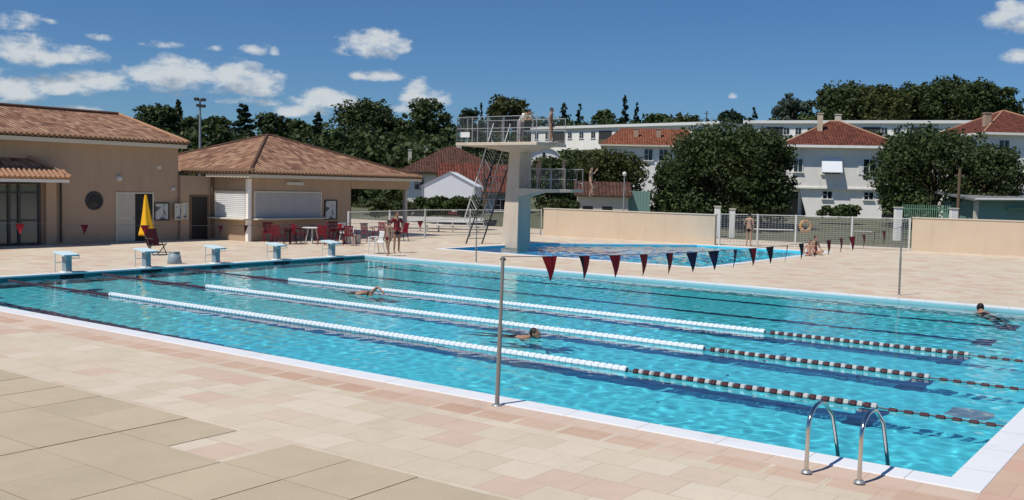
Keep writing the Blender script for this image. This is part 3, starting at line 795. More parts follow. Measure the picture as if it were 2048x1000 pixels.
# ------------------------------------------------------------------ snack bar (low, tiled pyramid roof)
def snack_bar():
    t = thing('snack_bar', 'low peach snack bar with tiled hip roof, white shutters and open porch', 'building', (-36.3, 29.1, 0))
    yE = 35.55-29.1; yP = 40.15-29.1-.35; xb = -9.6; zt = 2.97
    mb = MB()
    mb.prism([(xb, 0), (-2.55, 0), (-2.55, -1.78), (-2.72, -1.78), (-2.72, -1.75), (xb, -1.75)], -.3, zt-.02)
    mb.prism([(xb, 0.0), (0, 0), (0, yE), (xb, yE)], -.3, zt); mb.build('wall', M['render'], t)
    MB().box(-.35, 0.02, yE+.002, yP+.1, 2.48, zt+.02).build('porch_beam', M['render'], t)
    MB().box(xb, xb+.2, yE+.002, yP+.1, -.1, zt+.02).build('porch_back_wall', M['render'], t)
    for x in (-.17, -4.6):
        MB().box(x-.09, x+.09, yP-.1, yP+.08, 0, 2.478).build('porch_post', M['concrete'], t)
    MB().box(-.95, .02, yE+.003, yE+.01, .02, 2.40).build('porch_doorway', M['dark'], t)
    # roof
    e0, e1, ez, rise = -.5, 40.2-29.1, 3.16, 2.02
    hr = hip_roof(-10.6, .72, e0, e1, ez, rise, 'y', [M['tiles'], M['brown_roof_edge']], t, 'roof', M['tile_dark'], .09)
    e = MB(); am = (-4.94, (e0+e1)/2); tile_ends(e, (.72, e0, ez), (.72, e1, ez), (-5.66, 0, rise)); tile_ends(e, (-4.3, e0, ez), (.72, e0, ez), (0, 5.6, rise)); e.build('eave_tile_row', M['tiles'], hr)
    MB().box(.56, .68, e0+.05, e1-.05, ez-.24, ez-.095).box(-2.5, .56, e0+.05, e0+.16, ez-.24, ez-.095).build('gutter_board', M['cream'], t)
    MB().box(.023, .56, e0+.16, e1-.1, ez-.19, ez-.16).build('soffit', M['cream'], t)
    # shutters and counters
    y0, y1 = 29.46-29.1, 33.45-29.1
    s = MB().box(.004, .03, y0, y1, 1.06, 2.24).build('rolling_shutter', M['shutter_shaded'], t)
    f = MB(); f.box(.004, .06, y0-.07, y0, 1.06, 2.31); f.box(.004, .06, y1, y1+.07, 1.06, 2.31); f.box(.004, .06, y0, y1, 2.24, 2.31); f.build('frame', M['cream'], s)
    bevel(MB().box(.004, .40, y0-.15, y1+.2, .99, 1.055).build('counter', M['cream'], t), .01)
    s = MB().box(-2.32, -.20, -.03, -.004, 1.06, 2.22).build('rolling_shutter', M['shutter'], t)
    f = MB(); f.box(-2.40, -2.32, -.06, -.004, 1.06, 2.30); f.box(-2.32, -.2, -.06, -.004, 2.22, 2.30); f.build('frame', M['cream'], s)
    bevel(MB().box(-2.45, .16, -.40, -.004, .99, 1.055).build('counter', M['cream'], t), .01)
    bevel(MB().box(-.14, .05, -.05, .14, 0, zt-.1).build('corner_pier', M['white_wall'], t), .01)
    # lit sign board blank above
    MB().box(.004, .10, 31.3-29.1, 32.3-29.1, 2.62, 2.76).build('strip_lamp', M['lamp_glass'], t)
    # dark service door and papers on the link wall
    x = -2.55
    d = MB().box(x+.003, x+.03, 27.88-29.1, 28.72-29.1, .02, 1.98).build('door', M['dark'], t)
    f = MB(); f.box(x+.003, x+.06, 27.8-29.1, 27.88-29.1, 0, 2.05); f.box(x+.003, x+.06, 28.72-29.1, 28.80-29.1, 0, 2.05); f.box(x+.003, x+.06, 27.88-29.1, 28.72-29.1, 1.98, 2.05); f.build('door_frame', M['wood'], t)
    MB().tube([(x+.12, 28.95-29.1, .1), (x+.12, 28.95-29.1, 3.0)], .05, 8).build('downpipe', M['wood'], t)
snack_bar()
def board(x, y0, y1, z0, z1, lab, frame, m=None):
    t = thing('notice_board', lab, 'notice board', (x, (y0+y1)/2, z0), 0, 'notice boards on the building walls')
    w2 = (y1-y0)/2; h = z1-z0
    MB().box(.004, .03, -w2, w2, 0, h).build('papers', m or M['poster'], t)
    f = MB(); k = .05
    f.box(.004, .07, -w2-k, -w2, -k, h+k); f.box(.004, .07, w2, w2+k, -k, h+k); f.box(.004, .07, -w2, w2, h, h+k); f.box(.004, .07, -w2, w2, -k, 0); f.build('frame', frame, t)
board(-39+.002, 26.08, 26.75, .95, 1.66, 'notice board with white papers beside the open dark doorway', M['darkmetal'])
board(-39+.20, 27.0, 27.28, .98, 1.62, 'narrow white paper notice beside the dark service door', M['cream'])
board(-38.85+.003, 27.42, 27.62, 1.02, 1.66, 'slim white poster close to the dark service door', M['cream'])
board(-36.3, 33.78, 34.5, .98, 1.86, 'dark framed notice board at the end of the long white shutter', M['darkmetal'])

# ------------------------------------------------------------------ diving tower
def diving_tower():
    t = thing('diving_tower', 'pale concrete diving tower with two cantilevered platforms and steel railings', 'diving tower', (-27.55, 37.9, 0))
    mb = MB()
    bx = [(-.50, -.55), (.45, -.55), (.45, .50), (-.50, .50)]; tx = [(-.17, -.50), (.45, -.50), (.45, .45), (-.17, .45)]
    v = [(x, y, -3.5) for x, y in bx] + [(x, y, .2) for x, y in bx] + [(x, y, 4.45) for x, y in tx]
    mb.add(v, [(0, 1, 5, 4), (1, 2, 6, 5), (2, 3, 7, 6), (3, 0, 4, 7), (4, 5, 9, 8), (5, 6, 10, 9), (6, 7, 11, 10), (7, 4, 8, 11), (11, 8, 9, 10)])
    bevel(mb.build('column', M['tower'], t), .03)
    # top platform with haunch
    x0, x1, y0, y1, z0, z1 = -2.25, 2.40, -1.95, .45, 4.64, 4.78
    mb = MB(); mb.box(x0, x1, y0, y1, z0, z1)
    mb.add([(-1.5, -1.2, z0-.002), (1.7, -1.3, z0-.002), (1.7, .42, z0-.002), (-1.5, .40, z0-.002), (-.22, -.5, 4.38), (.47, -.5, 4.38), (.47, .46, 4.38), (-.22, .46, 4.38)],
           [(0, 1, 5, 4), (1, 2, 6, 5), (2, 3, 7, 6), (3, 0, 4, 7), (4, 5, 6, 7), (3, 2, 1, 0)])
    tp = bevel(mb.build('top_platform', M['tower'], t), .02)
    MB().box(1.2, 2.9, -1.0, -.5, z1+.003, z1+.05).build('diving_board', M['galv'], tp)
    # railings of the top platform
    rl = MB(); zr = 5.95; r = .019
    def rail(rl, pts, z0, z1, mids, post):
        pts = [Vector(p) for p in pts]
        for z in [z1]+mids: rl.tube([(p.x, p.y, z) for p in pts], r, 6)
        for a, b in zip(pts[:-1], pts[1:]):
            n = max(1, round((b-a).length/post))
            for i in range(n+1):
                p = a+(b-a)*i/n; rl.tube([(p.x, p.y, z0), (p.x, p.y, z1)], r, 6)
    rail(rl, [(2.35, -1.90), (x0+.05, -1.90), (x0+.05, .40), (2.35, .40)], z1, zr, [5.42], .9)
    rl.build('top_railing', M['greybar'], tp)
    bars = MB()
    for s in (-1.90, .40):
        for i in range(46): x = x0+.1+i*.1; bars.tube([(x, s, z1), (x, s, zr)], .004, 4, False)
    for i in range(23): y = -1.85+i*.1; bars.tube([(x0+.05, y, z1), (x0+.05, y, zr)], .004, 4, False)
    bars.build('railing_bars', M['galv'], tp)['kind'] = 'stuff'
    MB().box(-1.95, -1.41, -1.955, -1.935, 5.02, 5.26).build('sign_plate', M['white'], tp)
    for s in (-.75, -.35): MB().tube([(-1.2+s, -.1, 2.2), (-1.2+s, -.1, z0)], .03, 6).build('stay', M['darkmetal'], tp)
    # lower platform
    mb = MB(); mz = 2.70
    mb.add([(.40, -.55, mz), (3.35, -.55, mz), (3.35, .55, mz), (.40, .55, mz), (.40, -.5, 2.30), (1.3, -.5, 2.52), (3.35, -.5, 2.58), (3.35, .5, 2.58), (1.3, .5, 2.52), (.40, .5, 2.30)],
           [(0, 1, 2, 3), (0, 4, 5, 6, 1), (2, 7, 8, 9, 3), (1, 6, 7, 2), (4, 9, 8, 5), (5, 8, 7, 6), (0, 3, 9, 4)])
    lp = mb.build('lower_platform', M['tower'], t)
    rl = MB()
    for s in (-.5, .5): rail(rl, [(.75, s), (3.0, s)], mz, 3.62, [3.15], .75)
    rail(rl, [(3.0, .5), (3.3, .52)], mz+.1, 3.62, [2.98], .4)
    rl.build('lower_railing', M['galv'], lp)
    bars = MB()
    for s in (-.5, .5):
        for i in range(22): x = .8+i*.1; bars.tube([(x, s, mz), (x, s, 3.62)], .004, 4, False)
    bars.build('lower_railing_bars', M['galv'], lp)['kind'] = 'stuff'
    # steep stair ladder
    a = Vector((-1.75, -1.05, 0.0)); b = Vector((-.55, -.15, 4.7)); side = Vector((.36, .72, 0)).normalized()*.42
    lad = MB()
    for s in (-1, 1): lad.tube([a+side*s, b+side*s], .035, 6)
    st = lad.build('stair_stringers', M['darkmetal'], t)
    tr = MB()
    for i in range(1, 17):
        p = a + (b-a)*i/17.5; tr.tube([p-side, p+side], .022, 6)
    tr.build('stair_treads', M['galv'], st)
    hd = MB()
    for s in (-1, 1):
        o_ = side*s*1.05 + Vector((-.22, -.16, .55)); hd.tube([a+(b-a)*.12+o_, b+o_+Vector((0, 0, .5))], .025, 6)
        for i in range(5): p = a+(b-a)*(.14+.2*i); hd.tube([p+side*s, p+o_], .018, 6)
        for i in range(26): p = a+(b-a)*(.14+.032*i); hd.tube([p+side*s, p+o_], .007, 4, False)
    hd.build('stair_handrail', M['whitebar'], st)
diving_tower()

# ------------------------------------------------------------------ low walls and fences round the pools
def low_wall(a, b, h, lab, m, th=.22):
    a, b = Vector((*a, 0)), Vector((*b, 0)); L = (b-a).length; d = (b-a).normalized()
    t = thing('low_wall', lab, 'wall', a, math.atan2(d.y, d.x))
    MB().box(0, L, 0, th, -.1, h).build('wall_body', m, t)
    MB().box(-.03, L+.03, -.03, th+.03, h+.002, h+.05).build('wall_cap', M['cream'], t)
    return t
low_wall((-32.3, 47.05), (-21.6, 47.05), 1.53, 'peach rendered wall between the diving tower and the wire fence', M['render_pink'])
low_wall((-13.05, 51.6), (6, 53.6), 1.64, 'peach rendered wall below the green shed at the edge of the paving', M['render_pink'])
def fence(pts, h, lab, step, wires, bars, posts=None):
    t = thing('wire_fence', lab, 'fence', (*pts[0], 0)); o = Vector(pts[0]+(0,)) if len(pts[0]) == 2 else Vector(pts[0])
    P_ = [Vector((p[0], p[1], 0))-o for p in pts]
    wr = MB()
    for a, b in zip(P_[:-1], P_[1:]):
        n = max(1, round((b-a).length/step)); L = (b-a).length
        for i in range(n+(1 if b is P_[-1] else 0)):
            p = a+(b-a)*i/n; MB().box(-.034, .034, -.034, .034, 0, h+.05).build('post', M['whitebar'], t).location = p
        MB().tube([a+Vector((0, 0, h)), b+Vector((0, 0, h))], .022, 6).build('top_rail', M['whitebar'], t)
        MB().tube([a+Vector((0, 0, .10)), b+Vector((0, 0, .10))], .02, 6).build('bottom_rail', M['whitebar'], t)
        for z in wires: wr.tube([a+Vector((0, 0, z)), b+Vector((0, 0, z))], .006, 4, False)
        if bars:
            k = int(L/bars)
            for i in range(k): p = a+(b-a)*(i+.5)/k; wr.tube([p+Vector((0, 0, .1)), p+Vector((0, 0, h))], .007, 4, False)
    wr.build('wire_mesh', M['greybar'], t)['kind'] = 'stuff'
    return t
fence([(-32.4, 31.6), (-34.3, 39.0), (-33.7, 42.0), (-32.4, 46.95)], 1.45, 'white barred fence behind the red chairs, running up to the diving tower', 3.2, [.75], .11)
wf = fence([(-21.4, 47.2), (-18.2, 49.4), (-13.15, 51.55)], 1.60, 'white wire fence between the two peach walls, with a lifebuoy beside its post', 2.4, [.1*k for k in range(2, 16)], .16)
MB().tube([(3.1, 2.13, .86), (1.4, .96, .86)], .03, 6).build('mid_rail', M['whitebar'], wf)
MB().tube([(5.7, 3.33, .90), (6.6, 3.71, .90)], .035, 6).build('mid_rail', M['whitebar'], wf)
# lifebuoy on the fence
lb = thing('lifebuoy', 'tan orange lifebuoy hung on the white wire fence', 'lifebuoy', P(1611, 452, 50.6), YAW)
vs = []; fs = []; nu, nv = 28, 10
for i in range(nu):
    a = 2*math.pi*i/nu
    for j in range(nv):
        c = 2*math.pi*j/nv; rr = .26 + .085*math.cos(c); vs.append((rr*math.cos(a), .085*math.sin(c), rr*math.sin(a)))
for i in range(nu):
    for j in range(nv): fs.append((i*nv+j, ((i+1) % nu)*nv+j, ((i+1) % nu)*nv+(j+1) % nv, i*nv+(j+1) % nv))
mb = MB(); mb.add(vs, fs, True); mb.build('ring', M['red_lamp'], lb)
mb = MB()
for k in range(4):
    a = math.pi/4+math.pi/2*k; c, s_ = math.cos(a), math.sin(a)
    pts = [(c*(.26+.09*math.cos(q)), .09*math.sin(q), s_*(.26+.09*math.cos(q))) for q in np.linspace(0, 2*math.pi, 13)]
    mb.tube(pts, .012, 5, False)
mb.build('strap', M['white'], lb)
MB().tube([(-.28, .02, -.1), (-.3, .02, -.1), (-.3, -.02, .6)], .012, 5).build('hook', M['galv'], lb)
# concrete block that carries a fence post
cb = MB().prism([(-.32, -.3), (.32, -.3), (.32, .3), (-.32, .3)], 0, .42).build('concrete_block', M['concrete']); bevel(cb, .03)
cb.location = (-32.5, 31.9, 0); cb.rotation_euler.z = .3; tag(cb, 'pale concrete block at the foot of the white fence', 'block')

# ------------------------------------------------------------------ vegetation
def leaves(name, clumps, nleaf, size, m, parent, seed, flat=.0, inner=.25):
    """clumps: (centre, radii); many small leaf faces spread through their volumes"""
    rng = np.random.default_rng(seed); k = len(clumps)
    cs = np.array([c for c, r in clumps]); rs = np.array([r for c, r in clumps])
    wgt = rs.prod(1)**(2/3); wgt /= wgt.sum()
    ci = rng.choice(k, nleaf, p=wgt)
    d = rng.normal(size=(nleaf, 3)); d /= np.linalg.norm(d, axis=1)[:, None]
    rad = np.where(rng.random(nleaf) < inner, rng.random(nleaf)*.8, .72+.42*rng.random(nleaf)**1.4)
    p = cs[ci] + d*rs[ci]*rad[:, None]
    nrm = d + rng.normal(size=(nleaf, 3))*.75 + np.array([0, 0, .35]); nrm /= np.linalg.norm(nrm, axis=1)[:, None]
    a = np.cross(nrm, rng.normal(size=(nleaf, 3))); a /= np.linalg.norm(a, axis=1)[:, None]; b = np.cross(nrm, a)
    s = size*(.55+.9*rng.random(nleaf))[:, None]
    q = np.stack([p-a*s, p-b*s*.62+nrm*s*.12, p+a*s, p+b*s*.62-nrm*s*.12], 1).reshape(-1, 3).astype(np.float32)
    me = bpy.data.meshes.new(name); me.vertices.add(len(q)); me.vertices.foreach_set('co', q.ravel())
    me.loops.add(nleaf*4); me.loops.foreach_set('vertex_index', np.arange(nleaf*4, dtype=np.int32))
    me.polygons.add(nleaf); me.polygons.foreach_set('loop_start', np.arange(0, nleaf*4, 4, dtype=np.int32))
    me.update(calc_edges=True); me.materials.append(m)
    o = link(bpy.data.objects.new(name, me)); o.parent = parent; return o
def broad_clumps(seed, w, h, z0, n=78, squash=.78, bushy=False):
    rng = random.Random(seed); out = []
    for i in range(n):
        a = rng.uniform(0, 2*math.pi); e = rng.uniform(-.75, 1.); rr = math.sqrt(max(0, 1-e*e*.85))*rng.uniform(.45, .98)
        if bushy and e < .1: rr = rng.uniform(.5, 1.); e = e*1.25-.1
        r = rng.uniform(.075, .20)*w*rng.choice((.7, 1, 1.15))
        c = (math.cos(a)*rr*w*.42, math.sin(a)*rr*w*.42, z0 + h*(.5+.42*e) + rng.uniform(-.05, .05)*h)
        rr = min(rr*w*.48, (w*.52-r)*rng.uniform(.85, 1.16)); c = (math.cos(a)*rr, math.sin(a)*rr, max(z0+r*.3, min(c[2], z0+h*rng.uniform(.94, 1.03)-r*squash*.85)))
        out.append((c, (r, r, r*squash)))
    for i in range(int(n*.22)):                                     # stray sprays past the outline
        a = rng.uniform(0, 6.28); e = rng.uniform(-.3, 1.); q = math.sqrt(max(0, 1-e*e*.9))*rng.uniform(.98, 1.14); r = rng.uniform(.03, .065)*w
        out.append(((math.cos(a)*q*w*.5, math.sin(a)*q*w*.5, z0+h*(.5+.5*e*rng.uniform(.95, 1.08))), (r*1.3, r*1.3, r)))
    out.append(((0, 0, z0+h*.5), (w*.20, w*.20, h*.25)))
    return out
def conifer_clumps(seed, w, h, z0):
    rng = random.Random(seed); out = []; n = 13
    for i in range(n):
        k = i/(n-1); r = w*.5*(1-k)**.85+.02*w
        for j in range(max(2, int(7*(1-k)))):
            a = rng.uniform(0, 6.28); q = rng.uniform(.35, .8)
            out.append(((math.cos(a)*r*q, math.sin(a)*r*q, z0+h*k*.97+rng.uniform(-.02, .02)*h), (max(.05*w, r*.42), max(.05*w, r*.42), h*.055)))
    return out
def tree(name, lab, loc, w, h, kind, leafm, nleaf, size, seed, group=None, trunk_h=None, rz=None):
    """w crown width, h whole height"""
    t = thing(name, lab, 'tree', loc, random.Random(seed).uniform(0, 6.28) if rz is None else rz, group)
    th = trunk_h if trunk_h is not None else h*.22
    tr = MB(); rng = random.Random(seed); r0 = max(.09, w*.028)
    tr.tube([(0, 0, -.4), (rng.uniform(-.1, .1), rng.uniform(-.1, .1), th), (rng.uniform(-.2, .2), rng.uniform(-.2, .2), h*.7)], [r0*1.3, r0, r0*.35], 8)
    if kind != 'conifer':
        for i in range(7):
            a = rng.uniform(0, 6.28); z = th + (h-th)*rng.uniform(0, .3); q = rng.uniform(.25, .4)*w
            tr.tube([(0, 0, z), (math.cos(a)*q*.5, math.sin(a)*q*.5, z+(h-th)*.18), (math.cos(a)*q, math.sin(a)*q, z+(h-th)*.32)], [r0*.5, r0*.35, r0*.12], 6)
    tr.build('trunk', M['bark'], t)
    if kind == 'conifer': cl = conifer_clumps(seed, w, h-th*.5, th*.5)
    elif kind == 'pine':
        cl = []
        for i in range(9):
            z = th+(h-th)*(.12+.1*i); q = w*.5*(1-i/11); a = i*2.4
            cl += [((math.cos(a)*q*.6, math.sin(a)*q*.6, z), (q*.5, q*.5, h*.035)), ((-math.cos(a+.6)*q*.5, -math.sin(a+.6)*q*.5, z+.03*h), (q*.45, q*.45, h*.03))]
    elif kind == 'poplar': cl = [((rng.uniform(-.1, .1)*w, rng.uniform(-.1, .1)*w, th*.4+(h-th*.4)*k/9), (w*.42*math.sin(.35+2.5*k/9.5), w*.42*math.sin(.35+2.5*k/9.5), h*.09)) for k in range(1, 10)]
    elif kind == 'airy': cl = broad_clumps(seed, w, h-th, th, 26, .6)[:26]
    elif kind == 'bushy': cl = broad_clumps(seed, w, h-.1, .0, 110, .78, True)
    else: cl = broad_clumps(seed, w, h-th, th)
    if kind in ('broad', 'bushy'): cl = [c_ for i_, c_ in enumerate(cl) if i_ % 7 != 3]
    leaves('crown', cl, nleaf, size, LEAF[leafm], t, seed, inner=.12 if kind in ('airy', 'pine') else .25)
    return t
def zat(x, y): return float(terrain(np.array(x, dtype=float), np.array(y, dtype=float)))
def hilltree(name, lab, px, top, D, wpx, kind, leafm, nleaf, seed, group='trees along the hilltop'):
    p = P(px, top, D); z = zat(p.x, p.y); h = max(3., p.z - z)
    w = wpx*D/F_PX
    return tree(name, lab, (p.x, p.y, z), w, h, kind, leafm, nleaf, 0.0017*D*(1 if kind != 'conifer' else .8), seed, group, trunk_h=min(h*.25, 3) if h < w*1.5 else h*.3)
HT = [ # kind-name, label, px, top py, depth, width px, shape, leaves, count
 ('round_tree', 'dark rounded tree rising just behind the right end of the bath house roof', 310, 211, 150, 100, 'broad', 'dark', 3200),
 ('poplar', 'thin dark poplar beside the rounded tree at the bath house roof end', 356, 208, 170, 22, 'poplar', 'dark', 900),
 ('round_tree', 'low dark tree immediately left of the floodlight mast', 385, 232, 165, 56, 'broad', 'dark', 1500),
 ('round_tree', 'dark bushy tree immediately right of the floodlight mast', 437, 233, 170, 62, 'broad', 'dark', 1700),
 ('pine_tree', 'sparse pine with layered open branches above the snack bar roof', 487, 208, 160, 66, 'pine', 'conifer', 1500),
 ('round_tree', 'dark tree directly above the peak of the snack bar roof', 548, 226, 165, 74, 'broad', 'dark', 2000),
 ('round_tree', 'low tree on the skyline between the snack bar peak and the thin open tree', 600, 238, 170, 60, 'broad', 'mid', 1500),
 ('airy_tree', 'thin open crowned tree standing against the small white cloud', 636, 224, 165, 44, 'pine', 'conifer', 800),
 ('oak_tree', 'large dark spreading tree left of the pair of hilltop crowns beside the tower', 735, 201, 150, 150, 'broad', 'dark', 4800),
 ('round_tree', 'dark tree in the dip left of the tall round crown near the diving tower', 800, 236, 150, 70, 'broad', 'dark', 2000),
 ('oak_tree', 'tall round dark tree standing just left of the diving tower railing', 862, 198, 140, 104, 'broad', 'dark', 4200),
 ('round_tree', 'small bluish tree seen over the left end of the tower railing', 940, 214, 190, 42, 'broad', 'blue', 1300),
 ('conifer', 'slim spruce behind the top railing of the diving tower', 963, 206, 190, 22, 'conifer', 'conifer', 900),
 ('oak_tree', 'olive green round tree directly behind the person in white on the tower', 1018, 195, 180, 96, 'broad', 'olive', 3400),
 ('conifer', 'dark spruce clump right of the tower railing end', 1128, 208, 222, 70, 'conifer', 'conifer', 2200),
 ('conifer', 'pointed spruce beside the dark clump right of the tower railing end', 1160, 209, 222, 44, 'conifer', 'conifer', 1500),
 ('round_tree', 'low green tree between the spruces and the tall hilltop spruce', 1208, 222, 222, 52, 'broad', 'mid', 1500),
 ('conifer', 'tallest spruce on the skyline, above the orange tiled house', 1250, 192, 222, 46, 'conifer', 'conifer', 2000),
 ('conifer', 'shorter spruce touching the right side of the tallest one', 1274, 207, 222, 34, 'conifer', 'conifer', 1200),
 ('round_tree', 'low green tree above the ridge of the orange tiled house', 1318, 228, 222, 64, 'broad', 'mid', 1600),
 ('round_tree', 'low olive tree behind the right end of the long white building', 1372, 230, 210, 66, 'broad', 'olive', 1600),
 ('round_tree', 'bluish round tree in the gap between the two long white buildings', 1462, 220, 205, 52, 'broad', 'blue', 1500),
 ('conifer', 'small pointed tree just right of the bluish tree in the gap', 1508, 216, 205, 44, 'conifer', 'blue', 1400),
 ('conifer', 'dark pointed tree left of the pale feathery tree', 1553, 217, 205, 44, 'conifer', 'conifer', 1400),
 ('airy_tree', 'pale feathery open tree behind the chimney of the white house', 1592, 180, 190, 84, 'airy', 'pale', 2300),
 ('oak_tree', 'large dark tree at the left end of the big wood on the hill', 1692, 164, 175, 120, 'broad', 'dark', 4600),
 ('oak_tree', 'yellow green crown second from the left in the big wood on the hill', 1768, 170, 172, 110, 'broad', 'olive', 4200),
 ('oak_tree', 'mid green crown in the middle of the big wood on the hill', 1832, 168, 176, 104, 'broad', 'mid', 4000),
 ('oak_tree', 'tallest dark crown of the big wood on the hill', 1888, 156, 178, 104, 'broad', 'dark', 4200),
 ('oak_tree', 'dark crown right of the tallest one in the big wood', 1945, 160, 174, 100, 'broad', 'dark', 4000),
 ('oak_tree', 'last dark crown at the right end of the big wood, above the right hand roof', 1996, 166, 176, 84, 'broad', 'dark', 3400),
 ('round_tree', 'small low tree trailing off the right end of the big wood', 2032, 208, 180, 40, 'broad', 'dark', 1000),
]
for i, (nm, lab, px, top, D, wpx, kd, lf, n) in enumerate(HT):
    hilltree(nm, lab, px, top, D, wpx, kd, lf, int(n*1.5), 100+i)
# the wooded hillside below the skyline: one mass
def wood(name, lab, items, m, n, seed, size=.55):
    rng = random.Random(seed); cl = []
    for (px0, px1, t0, t1, D) in items:
        px = px0
        while px < px1:
            k = (px-px0)/(px1-px0); top = t0+(t1-t0)*k + rng.uniform(-6, 12); p = P(px, top, D+rng.uniform(-8, 8)); z = zat(p.x, p.y)
            ww = rng.uniform(3.2, 5.5)
            for q in range(7):
                rr = rng.uniform(1.1, 2.2); zz = z+(p.z-z)*rng.uniform(.15, 1)-rr*.6
                cl.append(((p.x+rng.uniform(-1, 1)*ww*.6, p.y+rng.uniform(-1, 1)*ww*.6, zz), (rr, rr, rr*.85)))
            px += ww*F_PX/D*.55
    o = leaves(name, cl, n, size, m, None, seed); tag(o, lab, 'wood', kind='stuff'); return o
wood('woodland', 'dark mass of woodland covering the hillside behind the buildings', [(345, 1000, 252, 250, 140), (360, 960, 285, 275, 118), (560, 830, 300, 292, 105), (990, 1300, 238, 240, 215), (690, 900, 250, 250, 132), (345, 560, 310, 300, 104)], LEAF['dark'], 64000, 5, .34)
wood('woodland', 'green belt of woodland on the ridge behind the long white buildings', [(1200, 1560, 238, 236, 220), (1600, 2090, 215, 210, 195), (1560, 1720, 235, 230, 200), (-60, 330, 250, 238, 200)], LEAF['mid'], 24000, 6, .46)
wood('woodland', 'low belt of garden greenery in front of the long white buildings', [(1440, 1570, 258, 264, 140), (1775, 1965, 264, 262, 135), (1130, 1215, 294, 288, 150), (1000, 1120, 300, 300, 140)], LEAF['mid'], 11000, 8, .32)
# near garden trees
def neartree(name, lab, px, top, D, wpx, base, leafm, n, size, seed, kind='bushy', th=1.2):
    p = P(px, base, D); q = P(px, top, D)
    return tree(name, lab, (p.x, p.y, p.z), wpx*D/F_PX, q.z-p.z, kind, leafm, n, size, seed, None, th)
neartree('garden_tree', 'broad dark leafy tree between the orange tiled house and the white house', 1452, 252, 68, 252, 432, 'mid', 23000, .115, 31, th=.5)
neartree('garden_tree', 'smaller dark leafy tree close against the left of the white house', 1520, 262, 66, 130, 432, 'dark', 11000, .115, 32, th=.5)
neartree('garden_tree', 'dark tree at the left flank of the broad one, over the shed roof', 1345, 318, 69, 90, 430, 'dark', 8500, .115, 37, th=.4)
neartree('garden_tree', 'dense dark tree on the right, standing behind the wooden pole', 1868, 256, 70, 245, 434, 'mid', 20000, .115, 33, th=.6)
neartree('garden_tree', 'dark spreading tree overhanging the green shed', 1968, 290, 66, 150, 420, 'dark', 11000, .115, 34, th=.8)
neartree('garden_tree', 'dark tree immediately right of the white house, reaching low to the fence', 1800, 268, 74, 90, 432, 'dark', 13000, .11, 38, th=.3)
neartree('garden_tree', 'olive green tree right of the diving tower above the low shed', 1205, 300, 82, 170, 400, 'olive', 18000, .12, 35, th=1)
neartree('garden_tree', 'dark tree just right of the tower column, behind the lower platform', 1105, 312, 76, 110, 415, 'dark', 12000, .11, 36, th=.6)
def hedge(name, lab, pxa, pxb, ya, yb, base, D, th, m, n, seed, size=.11):
    a, b = P(pxa, base, D), P(pxb, base, D); L = (b-a).length; d = (b-a).normalized(); ht = (P(pxa, ya, D).z-a.z)
    t = thing(name, lab, 'hedge', a, math.atan2(d.y, d.x)); rng = random.Random(seed)
    cl = [((L*rng.random(), rng.uniform(-th, th)*.35, ht*rng.uniform(.15, .82)), (rng.uniform(.25, .5), th*.5, rng.uniform(.18, .32)*min(1, ht))) for i in range(int(L*9))]
    leaves('foliage', cl, n, size, m, t, seed)
    MB().tube([(0, 0, .1), (L, 0, .1)], .05, 5).build('stems', M['bark'], t)
hedge('hedge', 'dark clipped hedge in front of the white marquee', 835, 960, 388, 388, 432, 62, 1.0, LEAF['hedge'], 7000, 41)
hedge('hedge', 'darker hedge seen under the snack bar porch', 728, 832, 393, 390, 432, 62, 1.0, LEAF['dark'], 5500, 42)
hedge('bush_row', 'low green bushes at the foot of the white house', 1640, 1715, 408, 410, 432, 72, .9, LEAF['mid'], 2200, 43)
hedge('bush_row', 'light green low shrub by the white gate pillars', 1465, 1500, 412, 412, 436, 64, .8, LEAF['olive'], 1300, 44)
hedge('bush_row', 'dark low planting along the top of the middle peach wall', 1090, 1150, 395, 400, 425, 62, .8, LEAF['dark'], 2500, 45)

# ------------------------------------------------------------------ houses behind
def window(mb_parent, x, z, w_, h_, y=-.003, sill=True, shutter=None, frame_m=None):
    f = MB(); k = .07
    f.box(x-w_/2-k, x-w_/2, y-.06, y, z, z+h_+k); f.box(x+w_/2, x+w_/2+k, y-.06, y, z, z+h_+k); f.box(x-w_/2, x+w_/2, y-.06, y, z+h_, z+h_+k)
    f.box(x-.025, x+.025, y-.05, y, z, z+h_); f.box(x-w_/2, x-.025, y-.045, y, z+h_*.5, z+h_*.5+.04)
    o = f.build('window', frame_m or M['white'], mb_parent)
    MB().box(x-w_/2, x+w_/2, y-.012, y-.002, z, z+h_).build('pane', M['glass'], o)
    if sill: MB().box(x-w_/2-.12, x+w_/2+.12, y-.16, y, z-.09, z-.002).build('sill', M['white_wall'], o)
    return o
def house(name, lab, cat, px0, px1, D, eave, base, depth, delta=0.):
    a, b = P(px0, base, D), P(px1, base, D); w_ = (b-a).length; h = (P((px0+px1)/2, eave, D)-P((px0+px1)/2, base, D)).z
    c = (a+b)/2; t = thing(name, lab, cat, (c.x, c.y, c.z), YAW+delta); return t, w_, h
def chimney(parent, x, y, z0, z1, w_, m):
    MB().box(x-w_/2, x+w_/2, y-w_/2, y+w_/2, z0, z1).box(x-w_/2-.05, x+w_/2+.05, y-w_/2-.05, y+w_/2+.05, z1+.002, z1+.08).build('chimney', m, parent)
